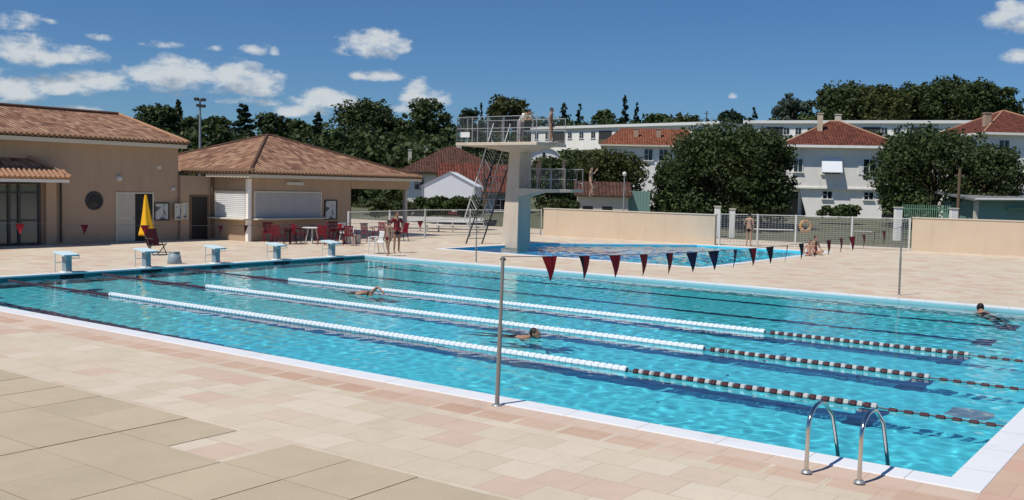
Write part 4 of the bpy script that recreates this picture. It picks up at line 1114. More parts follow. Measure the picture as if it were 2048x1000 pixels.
# white two storey house
t, w_, h = house('white_house', 'two storey white house with red hip roof, white awning and white ground floor', 'house', 1572, 1781, 86, 292, 432, 8, -.16)
mb = MB(); hg = h*.385
mb.box(-w_/2, w_/2, 0, 8, hg, h); mb.build('upper_wall', M['grey_wall'], t)
mb = MB(); mb.prism([(-w_/2+1.9, .25), (w_/2-.9, .25), (w_/2-.9, 7.8), (-w_/2+1.9, 7.8)], -3, hg-.002)
mb.add([(-w_/2+1.2, .25, hg-.004), (-w_/2+1.9, .25, 0), (-w_/2+1.9, .25, hg-.004), (-w_/2+1.2, .5, hg-.004), (-w_/2+1.9, .5, 0), (-w_/2+1.9, .5, hg-.004)], [(0, 1, 2), (5, 4, 3), (0, 3, 4, 1), (0, 2, 5, 3)])
mb.build('ground_floor_wall', M['white_wall'], t)
MB().box(-w_/2-.05, w_/2+.05, -.08, 8.05, hg-.001, hg+.14).build('band_course', M['white_wall'], t)
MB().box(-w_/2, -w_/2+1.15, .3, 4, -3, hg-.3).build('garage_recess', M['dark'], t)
rf = hip_roof(-w_/2-.6, w_/2+.6, -.7, 8.7, h+.02, 2.35, 'x', [M['tiles_red'], M['white_wall']], t, 'roof', M['tile_plain'], .22)
chimney(rf, -w_/2+3.0, 2.2, h+.7, h+2.9, .42, M['render_pink']); chimney(rf, -w_/2+4.9, 4.6, h+1.9, h+3.0, .5, M['cream'])
o = window(t, w_/2-2.15, h*.60, .95, 1.30)
MB().box(w_/2-3.05, w_/2-2.72, -.07, -.003, h*.60, h*.60+1.3).build('shutter', M['white'], o)
o = window(t, -w_/2+3.8, h*.60, 1.5, 1.2)
MB().add([(-w_/2+2.95, -.08, h*.60+1.35), (-w_/2+4.65, -.08, h*.60+1.35), (-w_/2+4.65, -.75, h*.60+.15), (-w_/2+2.95, -.75, h*.60+.15), (-w_/2+2.95, -.08, h*.60+1.30), (-w_/2+4.65, -.08, h*.60+1.30), (-w_/2+4.65, -.75, h*.60+.10), (-w_/2+2.95, -.75, h*.60+.10)],
         [(3, 2, 1, 0), (4, 5, 6, 7), (0, 1, 5, 4), (2, 3, 7, 6), (1, 2, 6, 5), (3, 0, 4, 7)]).build('awning', M['canvas'], o)
o = window(t, -w_/2+1.0, h*.62, .7, 1.1)
for x, z in ((-w_/2+3.6, hg-.85), (w_/2-2.05, hg-.85)):
    o = window(t, x, z, .75, .62, .247)
# orange tiled house
t, w_, h = house('orange_roof_house', 'white house with orange tiled roof and two small chimneys, half hidden by trees', 'house', 1212, 1372, 100, 291, 400, 8, -.1)
MB().box(-w_/2, w_/2, 0, 8, -2, h).build('wall', M['white_wall'], t)
rf = roof('roof', [[(-w_/2-.7, -.6, h+.02), (w_/2+.5, -.6, h+.02), (w_/2+.3, 4.2, h+1.95), (-w_/2+1.4, 4.2, h+1.95)], [(w_/2+.5, 9, h+.02), (-w_/2-.7, 9, h+.02), (-w_/2+1.4, 4.2, h+1.95), (w_/2+.3, 4.2, h+1.95)], [(-w_/2-.7, 9, h+.02), (-w_/2-.7, -.6, h+.02), (-w_/2+1.4, 4.2, h+1.95)]], [M['tiles_orange'], M['cream']], t, .15)
for x in (-w_/2+2.9, -w_/2+5.2): chimney(rf, x, 1.8, h+.6, h+1.75, .45, M['render'])
for x in (.1, 1.6, 3.1): window(t, x, h-1.5, .8, 1.1)
# right hand house
t, w_, h = house('red_roof_house', 'pale house at the right edge with red tiled roof and chimney', 'house', 1962, 2150, 82, 268, 400, 9, .05)
MB().box(-w_/2, w_/2, 0, 9, -2, h).build('wall', M['white_wall'], t)
rf = hip_roof(-w_/2-.5, w_/2+.5, -.6, 9.6, h+.02, 2.2, 'x', [M['tiles_red'], M['grey_wall']], t, 'roof', M['tile_plain'], .2)
chimney(rf, -w_/2+.9, 1.6, h+.3, h+1.7, .5, M['render'])
o = window(t, -w_/2+1.6, h-1.9, .8, 1.3); MB().box(-w_/2+.45, -w_/2+1.1, -.075, -.003, h-1.9, h-.6).build('shutter', M['white'], o)
window(t, -w_/2+4.2, h-1.9, 1.1, 1.2)
# brown roofed house left of the tower
t, w_, h = house('brown_roof_house', 'house with dark brown hip roof and shaded walls left of the diving tower', 'house', 808, 1010, 98, 346, 420, 9, .12)
MB().box(-w_/2, w_/2, 0, 9, -2, h).build('wall', M['grey_wall'], t)
rf = hip_roof(-w_/2-.8, w_/2+.6, -.7, 9.7, h+.02, 2.75, 'x', [M['tiles_brown'], M['brown_roof_edge']], t, 'roof', None, .2)
chimney(rf, -w_/2+.6, 4.2, h+.9, h+2.3, .35, M['cream']); chimney(rf, -w_/2+2.3, 5.4, h+1.6, h+2.7, .35, M['cream']); chimney(rf, w_/2-4.4, 4.6, h+2.3, h+3.1, .5, M['cream'])
for x in (-w_/2+1.5, -w_/2+3.6, w_/2-2.6): window(t, x, h-1.7, .9, 1.1)
MB().box(-.85, -.4, -1.1, -.7, h-1.6, h+.35).build('wall_flue', M['white_wall'], t)
# long low red roof in front of it
t, w_, h = house('red_roof_annex', 'low building with long red brown roof behind the white marquee', 'building', 885, 1035, 80, 384, 430, 7, .1)
MB().box(-w_/2, w_/2, 0, 7, -2, h).build('wall', M['greyblue'], t)
gable_roof(-w_/2-.4, w_/2+.4, -.5, 7.5, h+.02, 2.35, 'x', [M['tiles_red'], M['brown_roof_edge']], t, 'roof', .15)
window(t, w_/2-1.4, h-1.5, 1.0, .9); window(t, -w_/2+2, h-1.5, 1.0, .9)
# marquee
t, w_, h = house('marquee', 'white gabled canvas marquee behind the clipped hedge', 'tent', 843, 950, 68, 371, 428, 5, -.05)
mb = MB(); pk = h+.92
v = [(-w_/2, 0, 0), (w_/2, 0, 0), (w_/2, 0, h), (0, 0, pk), (-w_/2, 0, h)]; v += [(x, 5, z) for x, y, z in v]
mb.add(v, [(0, 1, 2, 3, 4), (9, 8, 7, 6, 5), (1, 6, 7, 2), (0, 4, 9, 5)]); mb.build('side_canvas', M['canvas'], t)
mb = MB(); mb.add([(-w_/2-.12, -.1, h-.04), (0, -.1, pk+.05), (w_/2+.12, -.1, h-.04), (-w_/2-.12, 5.1, h-.04), (0, 5.1, pk+.05), (w_/2+.12, 5.1, h-.04), (-w_/2-.12, -.1, h-.24), (w_/2+.12, -.1, h-.24), (-w_/2-.12, 5.1, h-.24), (w_/2+.12, 5.1, h-.24)],
                  [(0, 1, 4, 3), (1, 2, 5, 4), (0, 3, 8, 6), (2, 7, 9, 5)]); mb.build('roof_canvas', M['canvas'], t)
for x in (-w_/2+.03, w_/2-.03): MB().tube([(x, -.06, -.5), (x, -.06, h)], .04, 6).build('leg', M['galv'], t)
# round topped white barn
t, w_, h = house('barn', 'white barn with rounded roof seen past the right side of the tower', 'barn', 1054, 1120, 112, 312, 345, 8)
n = 12; pts = [(-w_/2, 0), (w_/2, 0)] + [(w_/2*math.cos(math.pi*i/n), h*.72+w_*.36*math.sin(math.pi*i/n)) for i in range(n+1)]
mb = MB(); mb.prism([(x, z) for x, z in pts], 0, 8, Matrix(((1, 0, 0, 0), (0, 0, -1, 8), (0, 1, 0, 0), (0, 0, 0, 1)))); mb.build('wall', M['white_wall'], t)
MB().box(-.15, .15, -.03, -.003, .3, h*1.2).build('door_gap', M['dark'], t)
mb = MB()
for i in range(n):
    a0, a1 = math.pi*i/n, math.pi*(i+1)/n; q = lambda a, y, e: (( w_/2+e)*math.cos(a), y, h*.72+(w_*.36+e)*math.sin(a))
    mb.add([q(a0, -.2, .05), q(a0, 8.2, .05), q(a1, 8.2, .05), q(a1, -.2, .05), q(a0, -.2, .16), q(a0, 8.2, .16), q(a1, 8.2, .16), q(a1, -.2, .16)], [(0, 1, 2, 3), (7, 6, 5, 4), (0, 3, 7, 4), (1, 5, 6, 2)])
mb.build('roof', M['whitebar'], t)
# small shed
t, w_, h = house('garden_shed', 'small pale shed with brown tiled roof behind the middle peach wall', 'shed', 1155, 1256, 68, 391, 425, 4, -.05)
MB().box(-w_/2, w_/2, 0, 4, -1, h).build('wall', M['cream'], t)
gable_roof(-w_/2-.25, w_/2+.25, -.3, 4.3, h+.02, .95, 'x', [M['tiles_brown'], M['brown_roof_edge']], t, 'roof', .12)
for x in (-w_/2+.7, .3): MB().box(x-.35, x+.35, -.02, -.003, .05, .42).build('window', M['glass'], t)
MB().box(w_/2+.01, w_/2+1.5, .4, 4, -1, h+.35).build('lean_to', M['green_sheet'], t)
# green shed at the right
t, w_, h = house('green_shed', 'green corrugated shed with pale roof edge behind the right peach wall', 'shed', 1958, 2140, 62, 400, 445, 6, -.06)
MB().box(-w_/2+.003, w_/2, 0.05, 6, -1, h).build('wall', M['green_sheet'], t)
MB().box(-w_/2-.22, -w_/2, -.02, .25, -1, h).build('corner_post', M['cream'], t)
rf = roof('roof', [[(-w_/2-.5, -.6, h+.02), (w_/2+.5, -.6, h+.12), (w_/2+.5, 6.4, h+.55), (-w_/2-.5, 6.4, h+.45)]], [M['galv'], M['galv']], t, .14)
MB().tube([(-w_/2-.5, -.66, h-.02), (w_/2+.5, -.66, h+.08)], .06, 6).build('gutter', M['whitebar'], rf)
MB().box(-w_/2+1.7, -w_/2+3.9, -.30, .048, h-.62, h-.52).build('shelf_board', M['green_paint'], t)
# long white buildings on the hill
def terrace(lab, px0, px1, D0, D1, t0, t1, base, nwin, seed):
    a, b = P(px0, base, D0), P(px1, base, D1); top = P(px0, t0, D0).z, P(px1, t1, D1).z
    a.z = b.z = min(zat(a.x, a.y), zat(b.x, b.y))-.5; d = (b-a); L = d.length; rz = math.atan2(d.y, d.x)
    t = thing('long_building', lab, 'building', a, rz); h = (top[0]+top[1])/2-a.z
    MB().box(0, L, 0, 10, 0, h).build('wall', M['white_wall'], t)
    MB().box(-.4, L+.4, -.5, 10.4, h+.002, h+.5).build('flat_roof', M['white'], t)
    rng = random.Random(seed)
    for i in range(nwin):
        x = L*(i+.5)/nwin
        if i % 4 == 2:
            f = MB().box(x-1.5, x+1.5, -.05, -.003, h-2.9, h-.6).build('balcony_opening', M['darkmetal'], t); MB().box(x-1.5, x+1.5, -.12, -.052, h-2.9, h-2.2).build('balcony_rail', M['wood'], f)
        else:
            window(t, x, h-1.9, .95, 1.15)
    return t, L, h
t, L, h = terrace('long white flat roofed building on the hill, left of the tall aerial', 1062, 1436, 196, 168, 262, 246, 292, 15, 1)
MB().tube([(L*.90, 3, h), (L*.90, 3, h+2.6)], .09, 5).tube([(L*.90-.5, 3, h+2.2), (L*.90+.5, 3, h+2.2)], .05, 4).build('aerial', M['darkmetal'], t)
terrace('long white flat roofed building on the hill behind the white house roof', 1490, 1962, 172, 160, 251, 243, 285, 19, 2)
# ------------------------------------------------------------------ things along the far side
def mast(px, top, base, D, lab):
    p, q = P(px, base, D), P(px, top, D); t = thing('floodlight_mast', lab, 'floodlight', (p.x, p.y, 0), YAW)
    MB().tube([(0, 0, 0), (0, 0, q.z)], [.16, .09], 8).build('mast', M['galv'], t)
    for x, z in ((-.3, 0), (.3, -.05), (-.1, -.55), (.28, -.6)):
        bevel(MB().box(x-.2, x+.2, -.2, .12, q.z+z-.13, q.z+z+.13).build('floodlight', M['darkmetal'], t), .03)
    MB().tube([(-.5, .05, q.z-.1), (.5, .05, q.z-.1)], .05, 6).build('crossbar', M['darkmetal'], t)
mast(400, 199, 330, 88, 'tall floodlight mast rising behind the gap between the two tiled roofs')
p, q = P(1915, 436, 63), P(1915, 306, 63)
t = thing('utility_pole', 'brown wooden pole standing in front of the dense dark tree', 'utility pole', (p.x, p.y, zat(p.x, p.y))); MB().tube([(0, 0, -.3), (0, 0, q.z-p.z+.3)], [.12, .09], 8).build('pole', M['wood'], t)
MB().box(-.3, .3, -.04, .04, q.z-p.z-.2, q.z-p.z-.1, Matrix.Rotation(YAW, 4, 'Z')).build('crossarm', M['wood'], t)
p, q = P(1247, 420, 60), P(1247, 347, 60)
t = thing('street_lamp', 'slim street lamp with small head in front of the brown roofed shed', 'street lamp', (p.x, p.y, zat(p.x, p.y)), YAW); hh = q.z-zat(p.x, p.y)
MB().tube([(0, 0, -.2), (0, 0, hh-.15)], [.05, .035], 8).build('post', M['galv'], t); MB().lathe([(0, hh+.12), (.10, hh+.08), (.14, hh-.04), (.08, hh-.15), (0, hh-.15)], 12).build('lamp_head', M['lamp_glass'], t)
def pillar(px, top, base, D, w_, lab):
    p, q = P(px, base, D), P(px, top, D); z = zat(p.x, p.y)
    t = thing('gate_pillar', lab, 'pillar', (p.x, p.y, z), YAW); hh = q.z-z
    MB().box(-w_/2, w_/2, -w_/2, w_/2, -.3, hh).build('shaft', M['white_wall'], t); MB().box(-w_/2-.04, w_/2+.04, -w_/2-.04, w_/2+.04, hh+.002, hh+.07).build('cap', M['cream'], t)
pillar(1434, 414, 446, 60, .30, 'white gate pillar at the right end of the middle peach wall')
pillar(1464, 419, 450, 60, .28, 'white gate pillar next to the light green shrub')
pillar(1795, 416, 452, 60, .38, 'white pillar at the left end of the green picket fence')
pillar(1906, 418, 452, 60, .38, 'white pillar at the right end of the green picket fence, by the wooden pole')
a, b = P(1802, 440, 60.2), P(1900, 440, 60.2); za = zat(a.x, a.y); top = P(1850, 409, 60.2).z-za; d = b-a
t = thing('picket_fence', 'green picket fence strung between two white pillars', 'fence', (a.x, a.y, za), math.atan2(d.y, d.x)); L = d.length
pk = MB()
for i in range(int(L/.13)): x = .08+i*.13; pk.prism([(x-.022, -.01), (x+.022, -.01), (x+.022, .01), (x-.022, .01)], .1, top-.05); pk.add([(x-.022, -.01, top-.05), (x+.022, -.01, top-.05), (x+.022, .01, top-.05), (x-.022, .01, top-.05), (x, 0, top)], [(0, 1, 4), (1, 2, 4), (2, 3, 4), (3, 0, 4)])
pk.build('pickets', M['green_paint'], t)
for z in (.35, top-.3): MB().box(0, L, .012, .05, z, z+.06).build('fence_rail', M['green_paint'], t)
# terrace furniture behind the left fence
def bench(px, base, D, w_, lab, m, h=.45, back=True):
    p = P(px, base, D); t = thing('park_bench', lab, 'bench', (p.x, p.y, 0), YAW+.05, 'benches behind the barred fence')
    MB().box(-w_/2, w_/2, -.2, .2, h-.05, h).build('seat', m, t)
    if back: MB().box(-w_/2, w_/2, .18, .23, h+.14, h+.42).build('backrest', m, t)
    for s in (-1, 0, 1): MB().box(s*w_*.42-.05, s*w_*.42+.05, -.18, .22, 0, h-.052).build('leg', M['concrete'], t)
bench(905, 478, 58, 3.6, 'long white bench behind the barred fence, nearest the tower stair', M['white'])
bench(840, 474, 58.5, 2.6, 'shorter white bench behind the barred fence, toward the snack bar', M['white'])
bench(905, 455, 66, 2.4, 'red brown slatted bench behind the long white one', M['redwood'], .6)

# ------------------------------------------------------------------ people
def skin(name, joints, edges, m, parent=None, sub=1, extra=None, root=0):
    """one continuous surface grown round a skeleton of joints {name: (pos, radius)}"""
    names = list(joints); me = bpy.data.meshes.new(name+'_rig')
    me.from_pydata([joints[k][0] for k in names], [(names.index(a), names.index(b)) for a, b in edges], [])
    o = link(bpy.data.objects.new(name+'_rig', me))
    md = o.modifiers.new('s', 'SKIN'); md.use_smooth_shade = True
    sv = me.skin_vertices[0].data if me.skin_vertices else None
    if sv is None:
        me.attributes.new('x', 'FLOAT', 'POINT')
    for i, k in enumerate(names):
        r = joints[k][1]; r = r if isinstance(r, tuple) else (r, r); sv[i].radius = r; sv[i].use_root = (i == root)
    md2 = o.modifiers.new('u', 'SUBSURF'); md2.levels = sub; md2.render_levels = sub
    dg = bpy.context.evaluated_depsgraph_get(); dg.update()
    ev = bpy.data.meshes.new_from_object(o.evaluated_get(dg)); bpy.data.objects.remove(o)
    ev.name = name
    if extra is not None:
        bm = bmesh.new(); bm.from_mesh(ev); tmp = bpy.data.meshes.new('t'); tmp.from_pydata(extra.v, [], extra.f); bm.from_mesh(tmp)
        bm.to_mesh(ev); bm.free(); n0 = len(ev.polygons)-len(extra.f)
        ev.materials.clear(); ev.materials.append(m); ev.materials.append(M['eye'])
        for i in range(len(ev.polygons)): ev.polygons[i].material_index = 0
        for i, k in extra.mi.items(): ev.polygons[n0+i].material_index = k
    else: ev.materials.clear(); ev.materials.append(m)
    for p in ev.polygons: p.use_smooth = True
    q = link(bpy.data.objects.new(name, ev)); q.parent = parent; return q
STAND = {'pelvis': (0, 0, .95), 'waist': (0, 0, 1.10), 'chest': (0, .01, 1.30), 'top': (0, .01, 1.42), 'neck': (0, 0, 1.50),
         'shL': (.175, .01, 1.41), 'elL': (.225, .03, 1.13), 'wrL': (.235, -.04, .89), 'shR': (-.175, .01, 1.41), 'elR': (-.225, .03, 1.13), 'wrR': (-.235, -.04, .89),
         'hipL': (.088, 0, .90), 'knL': (.10, -.015, .50), 'anL': (.105, .02, .085), 'toL': (.125, -.14, .03), 'hipR': (-.088, 0, .90), 'knR': (-.10, -.015, .50), 'anR': (-.105, .02, .085), 'toR': (-.125, -.14, .03)}
RAD = {'pelvis': (.135, .105), 'waist': (.125, .095), 'chest': (.150, .105), 'top': (.12, .08), 'neck': .055, 'sh': .058, 'el': .040, 'wr': .028, 'hip': .085, 'kn': .055, 'an': .038, 'to': .03}
def rad(k): return RAD.get(k, RAD.get(k[:-1]))
ED = [('pelvis', 'waist'), ('waist', 'chest'), ('chest', 'top'), ('top', 'neck'), ('top', 'shL'), ('shL', 'elL'), ('elL', 'wrL'), ('top', 'shR'), ('shR', 'elR'), ('elR', 'wrR'),
      ('pelvis', 'hipL'), ('hipL', 'knL'), ('knL', 'anL'), ('anL', 'toL'), ('pelvis', 'hipR'), ('hipR', 'knR'), ('knR', 'anR'), ('anR', 'toR')]
def person(lab, loc, rz, sc=1., pose=None, skin_m='skin_tan', hair_m='hair_dark', wear=(), look=0., group=None, hair_long=False, nod=0.):
    t = thing('person', lab, 'person', loc, rz, group); t.scale = (sc, sc, sc)
    J = {k: Vector(v) for k, v in STAND.items()}
    for k, v in (pose or {}).items(): J[k] = Vector(v)
    nk = (J['neck']-J['top']).normalized(); hc = J['neck'] + nk*.13
    Mh = Matrix.Rotation(look, 4, 'Z') @ Matrix.Rotation(-nod, 4, 'X'); up_ = nk
    X = MB()
    X.ell(hc, .073, .092, .112, 14, 10, Mh)                                                   # skull
    q = lambda x, y, z: hc + Mh @ Vector((x, y, z))
    X.ell(q(0, -.035, -.07), .05, .055, .05, 10, 6, Mh)                                       # jaw
    X.tube([q(0, -.086, .012), q(0, -.108, -.022), q(0, -.088, -.032)], [.009, .016, .010], 6)  # nose
    X.tube([q(-.025, -.084, -.058), q(0, -.092, -.057), q(.025, -.084, -.058)], .007, 5)       # mouth
    for s in (-1, 1):
        X.ell(q(s*.03, -.079, .012), .012, .008, .007, 8, 6, Mh, 1)                           # eyes
        X.ell(q(s*.074, .005, -.005), .012, .022, .032, 8, 6, Mh)                             # ears
    X.tube([J['neck']-nk*.05, hc], .052, 8)
    for sd_ in 'LR':                                                                         # hands
        wv, e = J['wr'+sd_], J['el'+sd_]; d = (wv-e).normalized(); s = 1 if sd_ == 'L' else -1
        side = d.cross(Vector((s, 0, 0))); side = side.normalized() if side.length > .2 else Vector((0, 1, 0)); nrm = d.cross(side).normalized()
        R3 = Matrix((side, nrm, d)).transposed().to_4x4()
        X.ell(wv+d*.05, .040, .017, .055, 10, 6, R3)
        for i, (o_, ln) in enumerate(((-.028, .062), (-.010, .075), (.009, .070), (.026, .055))):
            b = wv+d*.085+side*o_; X.tube([b, b+d*ln*.45+nrm*.004, b+d*ln*.8+nrm*.02*(1), b+d*ln*.95+nrm*.034], [.0095, .009, .008, .006], 6)
        b = wv+d*.03+side*-.036; X.tube([b, b-side*.022+d*.028, b-side*.024+d*.056+nrm*.01], [.012, .010, .007], 6)
    body = skin('body', {k: (J[k], rad(k)) for k in J}, ED, M[skin_m], t, 1, X)
    # hair
    H = MB(); Mb = Mh @ Matrix.Rotation(R(-22), 4, 'X')
    H.ell(hc+Mh @ Vector((0, .012, .012)), .083, .100, .115, 14, 8, Mb, v0=-.08, v1=1.)
    if hair_long: H.ell(hc+Mh @ Vector((0, .075, -.09)), .07, .04, .13, 10, 8, Mh)
    H.build('hair', M[hair_m], t)
    for kind, mname in wear:
        if kind == 'shorts':
            jj = {'pelvis': (J['pelvis'], (.148, .120)), 'waist': (J['pelvis'].lerp(J['waist'], .45), (.142, .112))}
            for s in 'LR':
                jj['hip'+s] = (J['hip'+s], .098); jj['th'+s] = (J['hip'+s].lerp(J['kn'+s], .45), .090)
            skin('swim_shorts', jj, [('pelvis', 'waist'), ('pelvis', 'hipL'), ('hipL', 'thL'), ('pelvis', 'hipR'), ('hipR', 'thR')], M[mname], t)
        elif kind == 'trousers':
            jj = {'pelvis': (J['pelvis'], (.148, .120)), 'waist': (J['pelvis'].lerp(J['waist'], .5), (.142, .112))}
            for s in 'LR': jj['hip'+s] = (J['hip'+s], .10); jj['kn'+s] = (J['kn'+s], .072); jj['an'+s] = (J['an'+s].lerp(J['kn'+s], .1), .06)
            skin('trousers', jj, [('pelvis', 'waist')]+[(a+s, b+s) if a != 'pelvis' else (a, b+s) for s in 'LR' for a, b in (('pelvis', 'hip'), ('hip', 'kn'), ('kn', 'an'))], M[mname], t)
        elif kind == 'shirt':
            jj = {'waist': (J['waist'], (.150, .122)), 'pelvis': (J['pelvis'].lerp(J['waist'], .2), (.152, .128)), 'chest': (J['chest'], (.168, .125)), 'top': (J['top'], (.13, .095))}
            for s in 'LR': jj['sh'+s] = (J['sh'+s], .078); jj['el'+s] = (J['sh'+s].lerp(J['el'+s], .7), .068)
            skin('shirt', jj, [('waist', 'pelvis'), ('waist', 'chest'), ('chest', 'top')]+[e for s in 'LR' for e in (('top', 'sh'+s), ('sh'+s, 'el'+s))], M[mname], t)
        elif kind == 'suit':
            jj = {'pelvis': (J['pelvis'], (.146, .116)), 'waist': (J['waist'], (.135, .104)), 'chest': (J['chest'], (.160, .115)), 'hipL': (J['hipL'], .095), 'hipR': (J['hipR'], .095)}
            skin('swimsuit', jj, [('pelvis', 'waist'), ('waist', 'chest'), ('pelvis', 'hipL'), ('pelvis', 'hipR')], M[mname], t)
    return t
g0 = G(795, 508); A0 = math.atan2(-g0.y, -g0.x)      # facing the viewer: local -y is the front
FACE = YAW                                           # with rz = YAW the figure's front (-y) looks back at the photographer
walk = {'knL': (.10, -.10, .50), 'anL': (.10, -.06, .09), 'toL': (.11, -.22, .03), 'knR': (-.10, .03, .50), 'anR': (-.10, .16, .10), 'toR': (-.11, .02, .03)}
g = G(793, 506)
person('tanned adult in dark red swim shorts standing by the pool corner, behind the child', (g.x, g.y, 0), FACE+.5, .96, {'elR': (-.30, .06, 1.15), 'wrR': (-.20, -.10, .98), 'elL': (.30, .05, 1.16), 'wrL': (.18, -.12, 1.0)}, 'skin_tan', 'hair_red', [('shorts', 'cloth_black'), ('shirt', 'cloth_red')])
g = G(776, 512)
person('tanned child in dark red swim shorts walking along the pool corner', (g.x, g.y, 0), FACE-.6, .80, walk, 'skin_tan', 'hair_dark', [('shorts', 'cloth_red')])
g = G(1497, 493)
person('boy in black swim shorts standing at the far edge of the diving pool', (g.x, g.y, 0), FACE+2.6, .98, {'elL': (.28, -.02, 1.16), 'wrL': (.16, -.16, 1.02)}, 'skin_pale', 'hair_dark', [('shorts', 'cloth_black')])
SIT = {'pelvis': (0, 0, .10), 'waist': (0, .03, .25), 'chest': (0, .05, .45), 'top': (0, .03, .57), 'neck': (0, .01, .65), 'shL': (.175, .04, .56), 'elL': (.24, .06, .29), 'wrL': (.22, .02, .07), 'shR': (-.175, .04, .56), 'elR': (-.24, .06, .29), 'wrR': (-.22, .02, .07),
       'hipL': (.09, -.03, .10), 'knL': (.13, -.42, .17), 'anL': (.12, -.52, -.22), 'toL': (.12, -.66, -.30), 'hipR': (-.09, -.03, .10), 'knR': (-.13, -.42, .17), 'anR': (-.12, -.52, -.22), 'toR': (-.12, -.66, -.30)}
CROSS = dict(SIT, knL=(.28, -.30, .20), anL=(.02, -.36, .06), toL=(-.06, -.46, .05), knR=(-.28, -.30, .20), anR=(-.02, -.40, .06), toR=(.06, -.50, .05), wrL=(.22, -.22, .24), wrR=(-.22, -.22, .24), elL=(.26, -.02, .32), elR=(-.26, -.02, .32))
person('person in dark red swimwear sitting on the right corner of the diving pool', (-15.25, 43.9, .012), FACE+.3, .95, CROSS, 'skin_pale', 'hair_dark', [('suit', 'cloth_red')])
person('child sitting cross legged at the diving pool corner, beside a person in dark red', (-15.2, 43.0, .012), FACE-.5, .8, CROSS, 'skin_pale', 'hair_red', [('shorts', 'cloth_red')])
# tower: top platform z 4.80, lower 2.70, stair
TW = Vector((-27.55, 37.9, 0))
lean = {'waist': (0, -.08, 1.10), 'chest': (0, -.26, 1.22), 'top': (0, -.38, 1.27), 'neck': (0, -.47, 1.30), 'shL': (.17, -.36, 1.25), 'elL': (.24, -.48, 1.02), 'wrL': (.15, -.62, 1.02), 'shR': (-.17, -.36, 1.25), 'elR': (-.24, -.48, 1.02), 'wrR': (-.15, -.62, 1.02)}
person('person in white shirt and grey trousers leaning on the top railing of the diving tower', TW+Vector((1.05, -1.30, 4.783)), FACE+.7, 1.0, lean, 'skin_pale', 'hair_dark', [('shirt', 'cloth_white'), ('trousers', 'cloth_grey')], look=.3)
person('person in dark swim shorts standing at the end of the top diving platform', TW+Vector((2.35, -.75, 4.832)), FACE+1.2, .88, None, 'skin_tan', 'hair_dark', [('shorts', 'cloth_black')])
climb = {'pelvis': (0, .0, .95), 'waist': (0, -.04, 1.10), 'chest': (0, -.09, 1.29), 'top': (0, -.12, 1.41), 'neck': (0, -.12, 1.49), 'shL': (.17, -.12, 1.40), 'shR': (-.17, -.12, 1.40), 'elL': (.27, -.30, 1.34), 'wrL': (.33, -.45, 1.50), 'elR': (-.27, -.28, 1.25), 'wrR': (-.33, -.38, 1.34),
         'knL': (.10, -.26, .66), 'anL': (.11, -.10, .32), 'toL': (.11, -.26, .28), 'knR': (-.10, -.04, .50), 'anR': (-.10, .08, .10), 'toR': (-.10, -.08, .05)}
sa, sb = Vector((-1.75, -1.05, 0)), Vector((-.55, -.15, 4.7)); sp_ = TW + sa + (sb-sa)*.37
person('child in dark red swim shorts climbing the steep stair of the diving tower', sp_ + Vector((-.10, -.06, -.02)), math.atan2(1.0, 1.33)+math.pi/2, .80, climb, 'skin_tan', 'hair_dark', [('shorts', 'cloth_red')])
person('fair haired child standing behind the railing of the lower diving platform', TW+Vector((1.15, .05, 2.702)), FACE+.9, .80, None, 'skin_pale', 'hair_fair', [('shorts', 'cloth_grey')])
person('fair haired child at the outer end of the lower diving platform', TW+Vector((2.55, .05, 2.702)), FACE+1.4, .80, None, 'skin_pale', 'hair_fair', [('shorts', 'cloth_black')])
jump = {'elL': (.36, -.06, 1.36), 'wrL': (.46, -.16, 1.54), 'elR': (-.36, -.06, 1.36), 'wrR': (-.46, -.16, 1.54), 'knL': (.10, -.22, .58), 'anL': (.10, -.02, .24), 'toL': (.11, -.12, .12), 'knR': (-.10, -.16, .54), 'anR': (-.10, .06, .18), 'toR': (-.11, -.05, .06)}
person('fair skinned child in mid jump off the lower diving platform, arms raised', TW+Vector((4.0, .1, 2.35)), FACE+1.2, .80, jump, 'skin_pale', 'hair_dark', [('shorts', 'cloth_red')])
# swimmers: prone bodies just below the surface
def swimmer(lab, px, py, rz, sc, hair, arm=0, back=.0):
    g = G(px, py)*1.036; z = WZ; g.y = min(g.y, Y1-.42)
    prone = {'pelvis': (0, .58, -.10), 'waist': (0, .42, -.07), 'chest': (0, .22, -.05+back), 'top': (0, .10, -.03+back), 'neck': (0, .02, .02), 'shL': (.17, .12, -.05+back), 'shR': (-.17, .12, -.05+back),
             'elL': (.34, -.02, -.06), 'wrL': (.22, -.24, -.08), 'elR': (-.34, -.02, -.06), 'wrR': (-.22, -.24, -.08),
             'hipL': (.09, .64, -.12), 'knL': (.13, 1.04, -.16), 'anL': (.12, 1.45, -.20), 'toL': (.12, 1.60, -.24), 'hipR': (-.09, .64, -.12), 'knR': (-.13, 1.04, -.20), 'anR': (-.12, 1.43, -.26), 'toR': (-.12, 1.58, -.30)}
    if arm: prone.update(elL=(.30, -.02, .20), wrL=(.26, -.30, .10), elR=(-.26, .35, -.10), wrR=(-.22, .58, -.14))
    return person(lab, (g.x, g.y, z), rz, sc, prone, 'skin_tan', hair, [('suit' if hair == 'hair_dark' and not arm else 'shorts', 'cloth_black')], nod=.35)
swimmer('dark haired swimmer with head up in the lane beside the tall grey pole', 1062, 676, math.pi/2+.1, 1.0, 'hair_dark')
swimmer('swimmer doing front crawl between two white ropes, one arm and shoulder above water', 735, 590, math.pi/2-.2, 1.0, 'hair_dark', 1, .07)
swimmer('dark haired swimmer whose head shows at the far right edge of the pool', 1979, 616, math.pi+.4, 1.05, 'hair_dark')

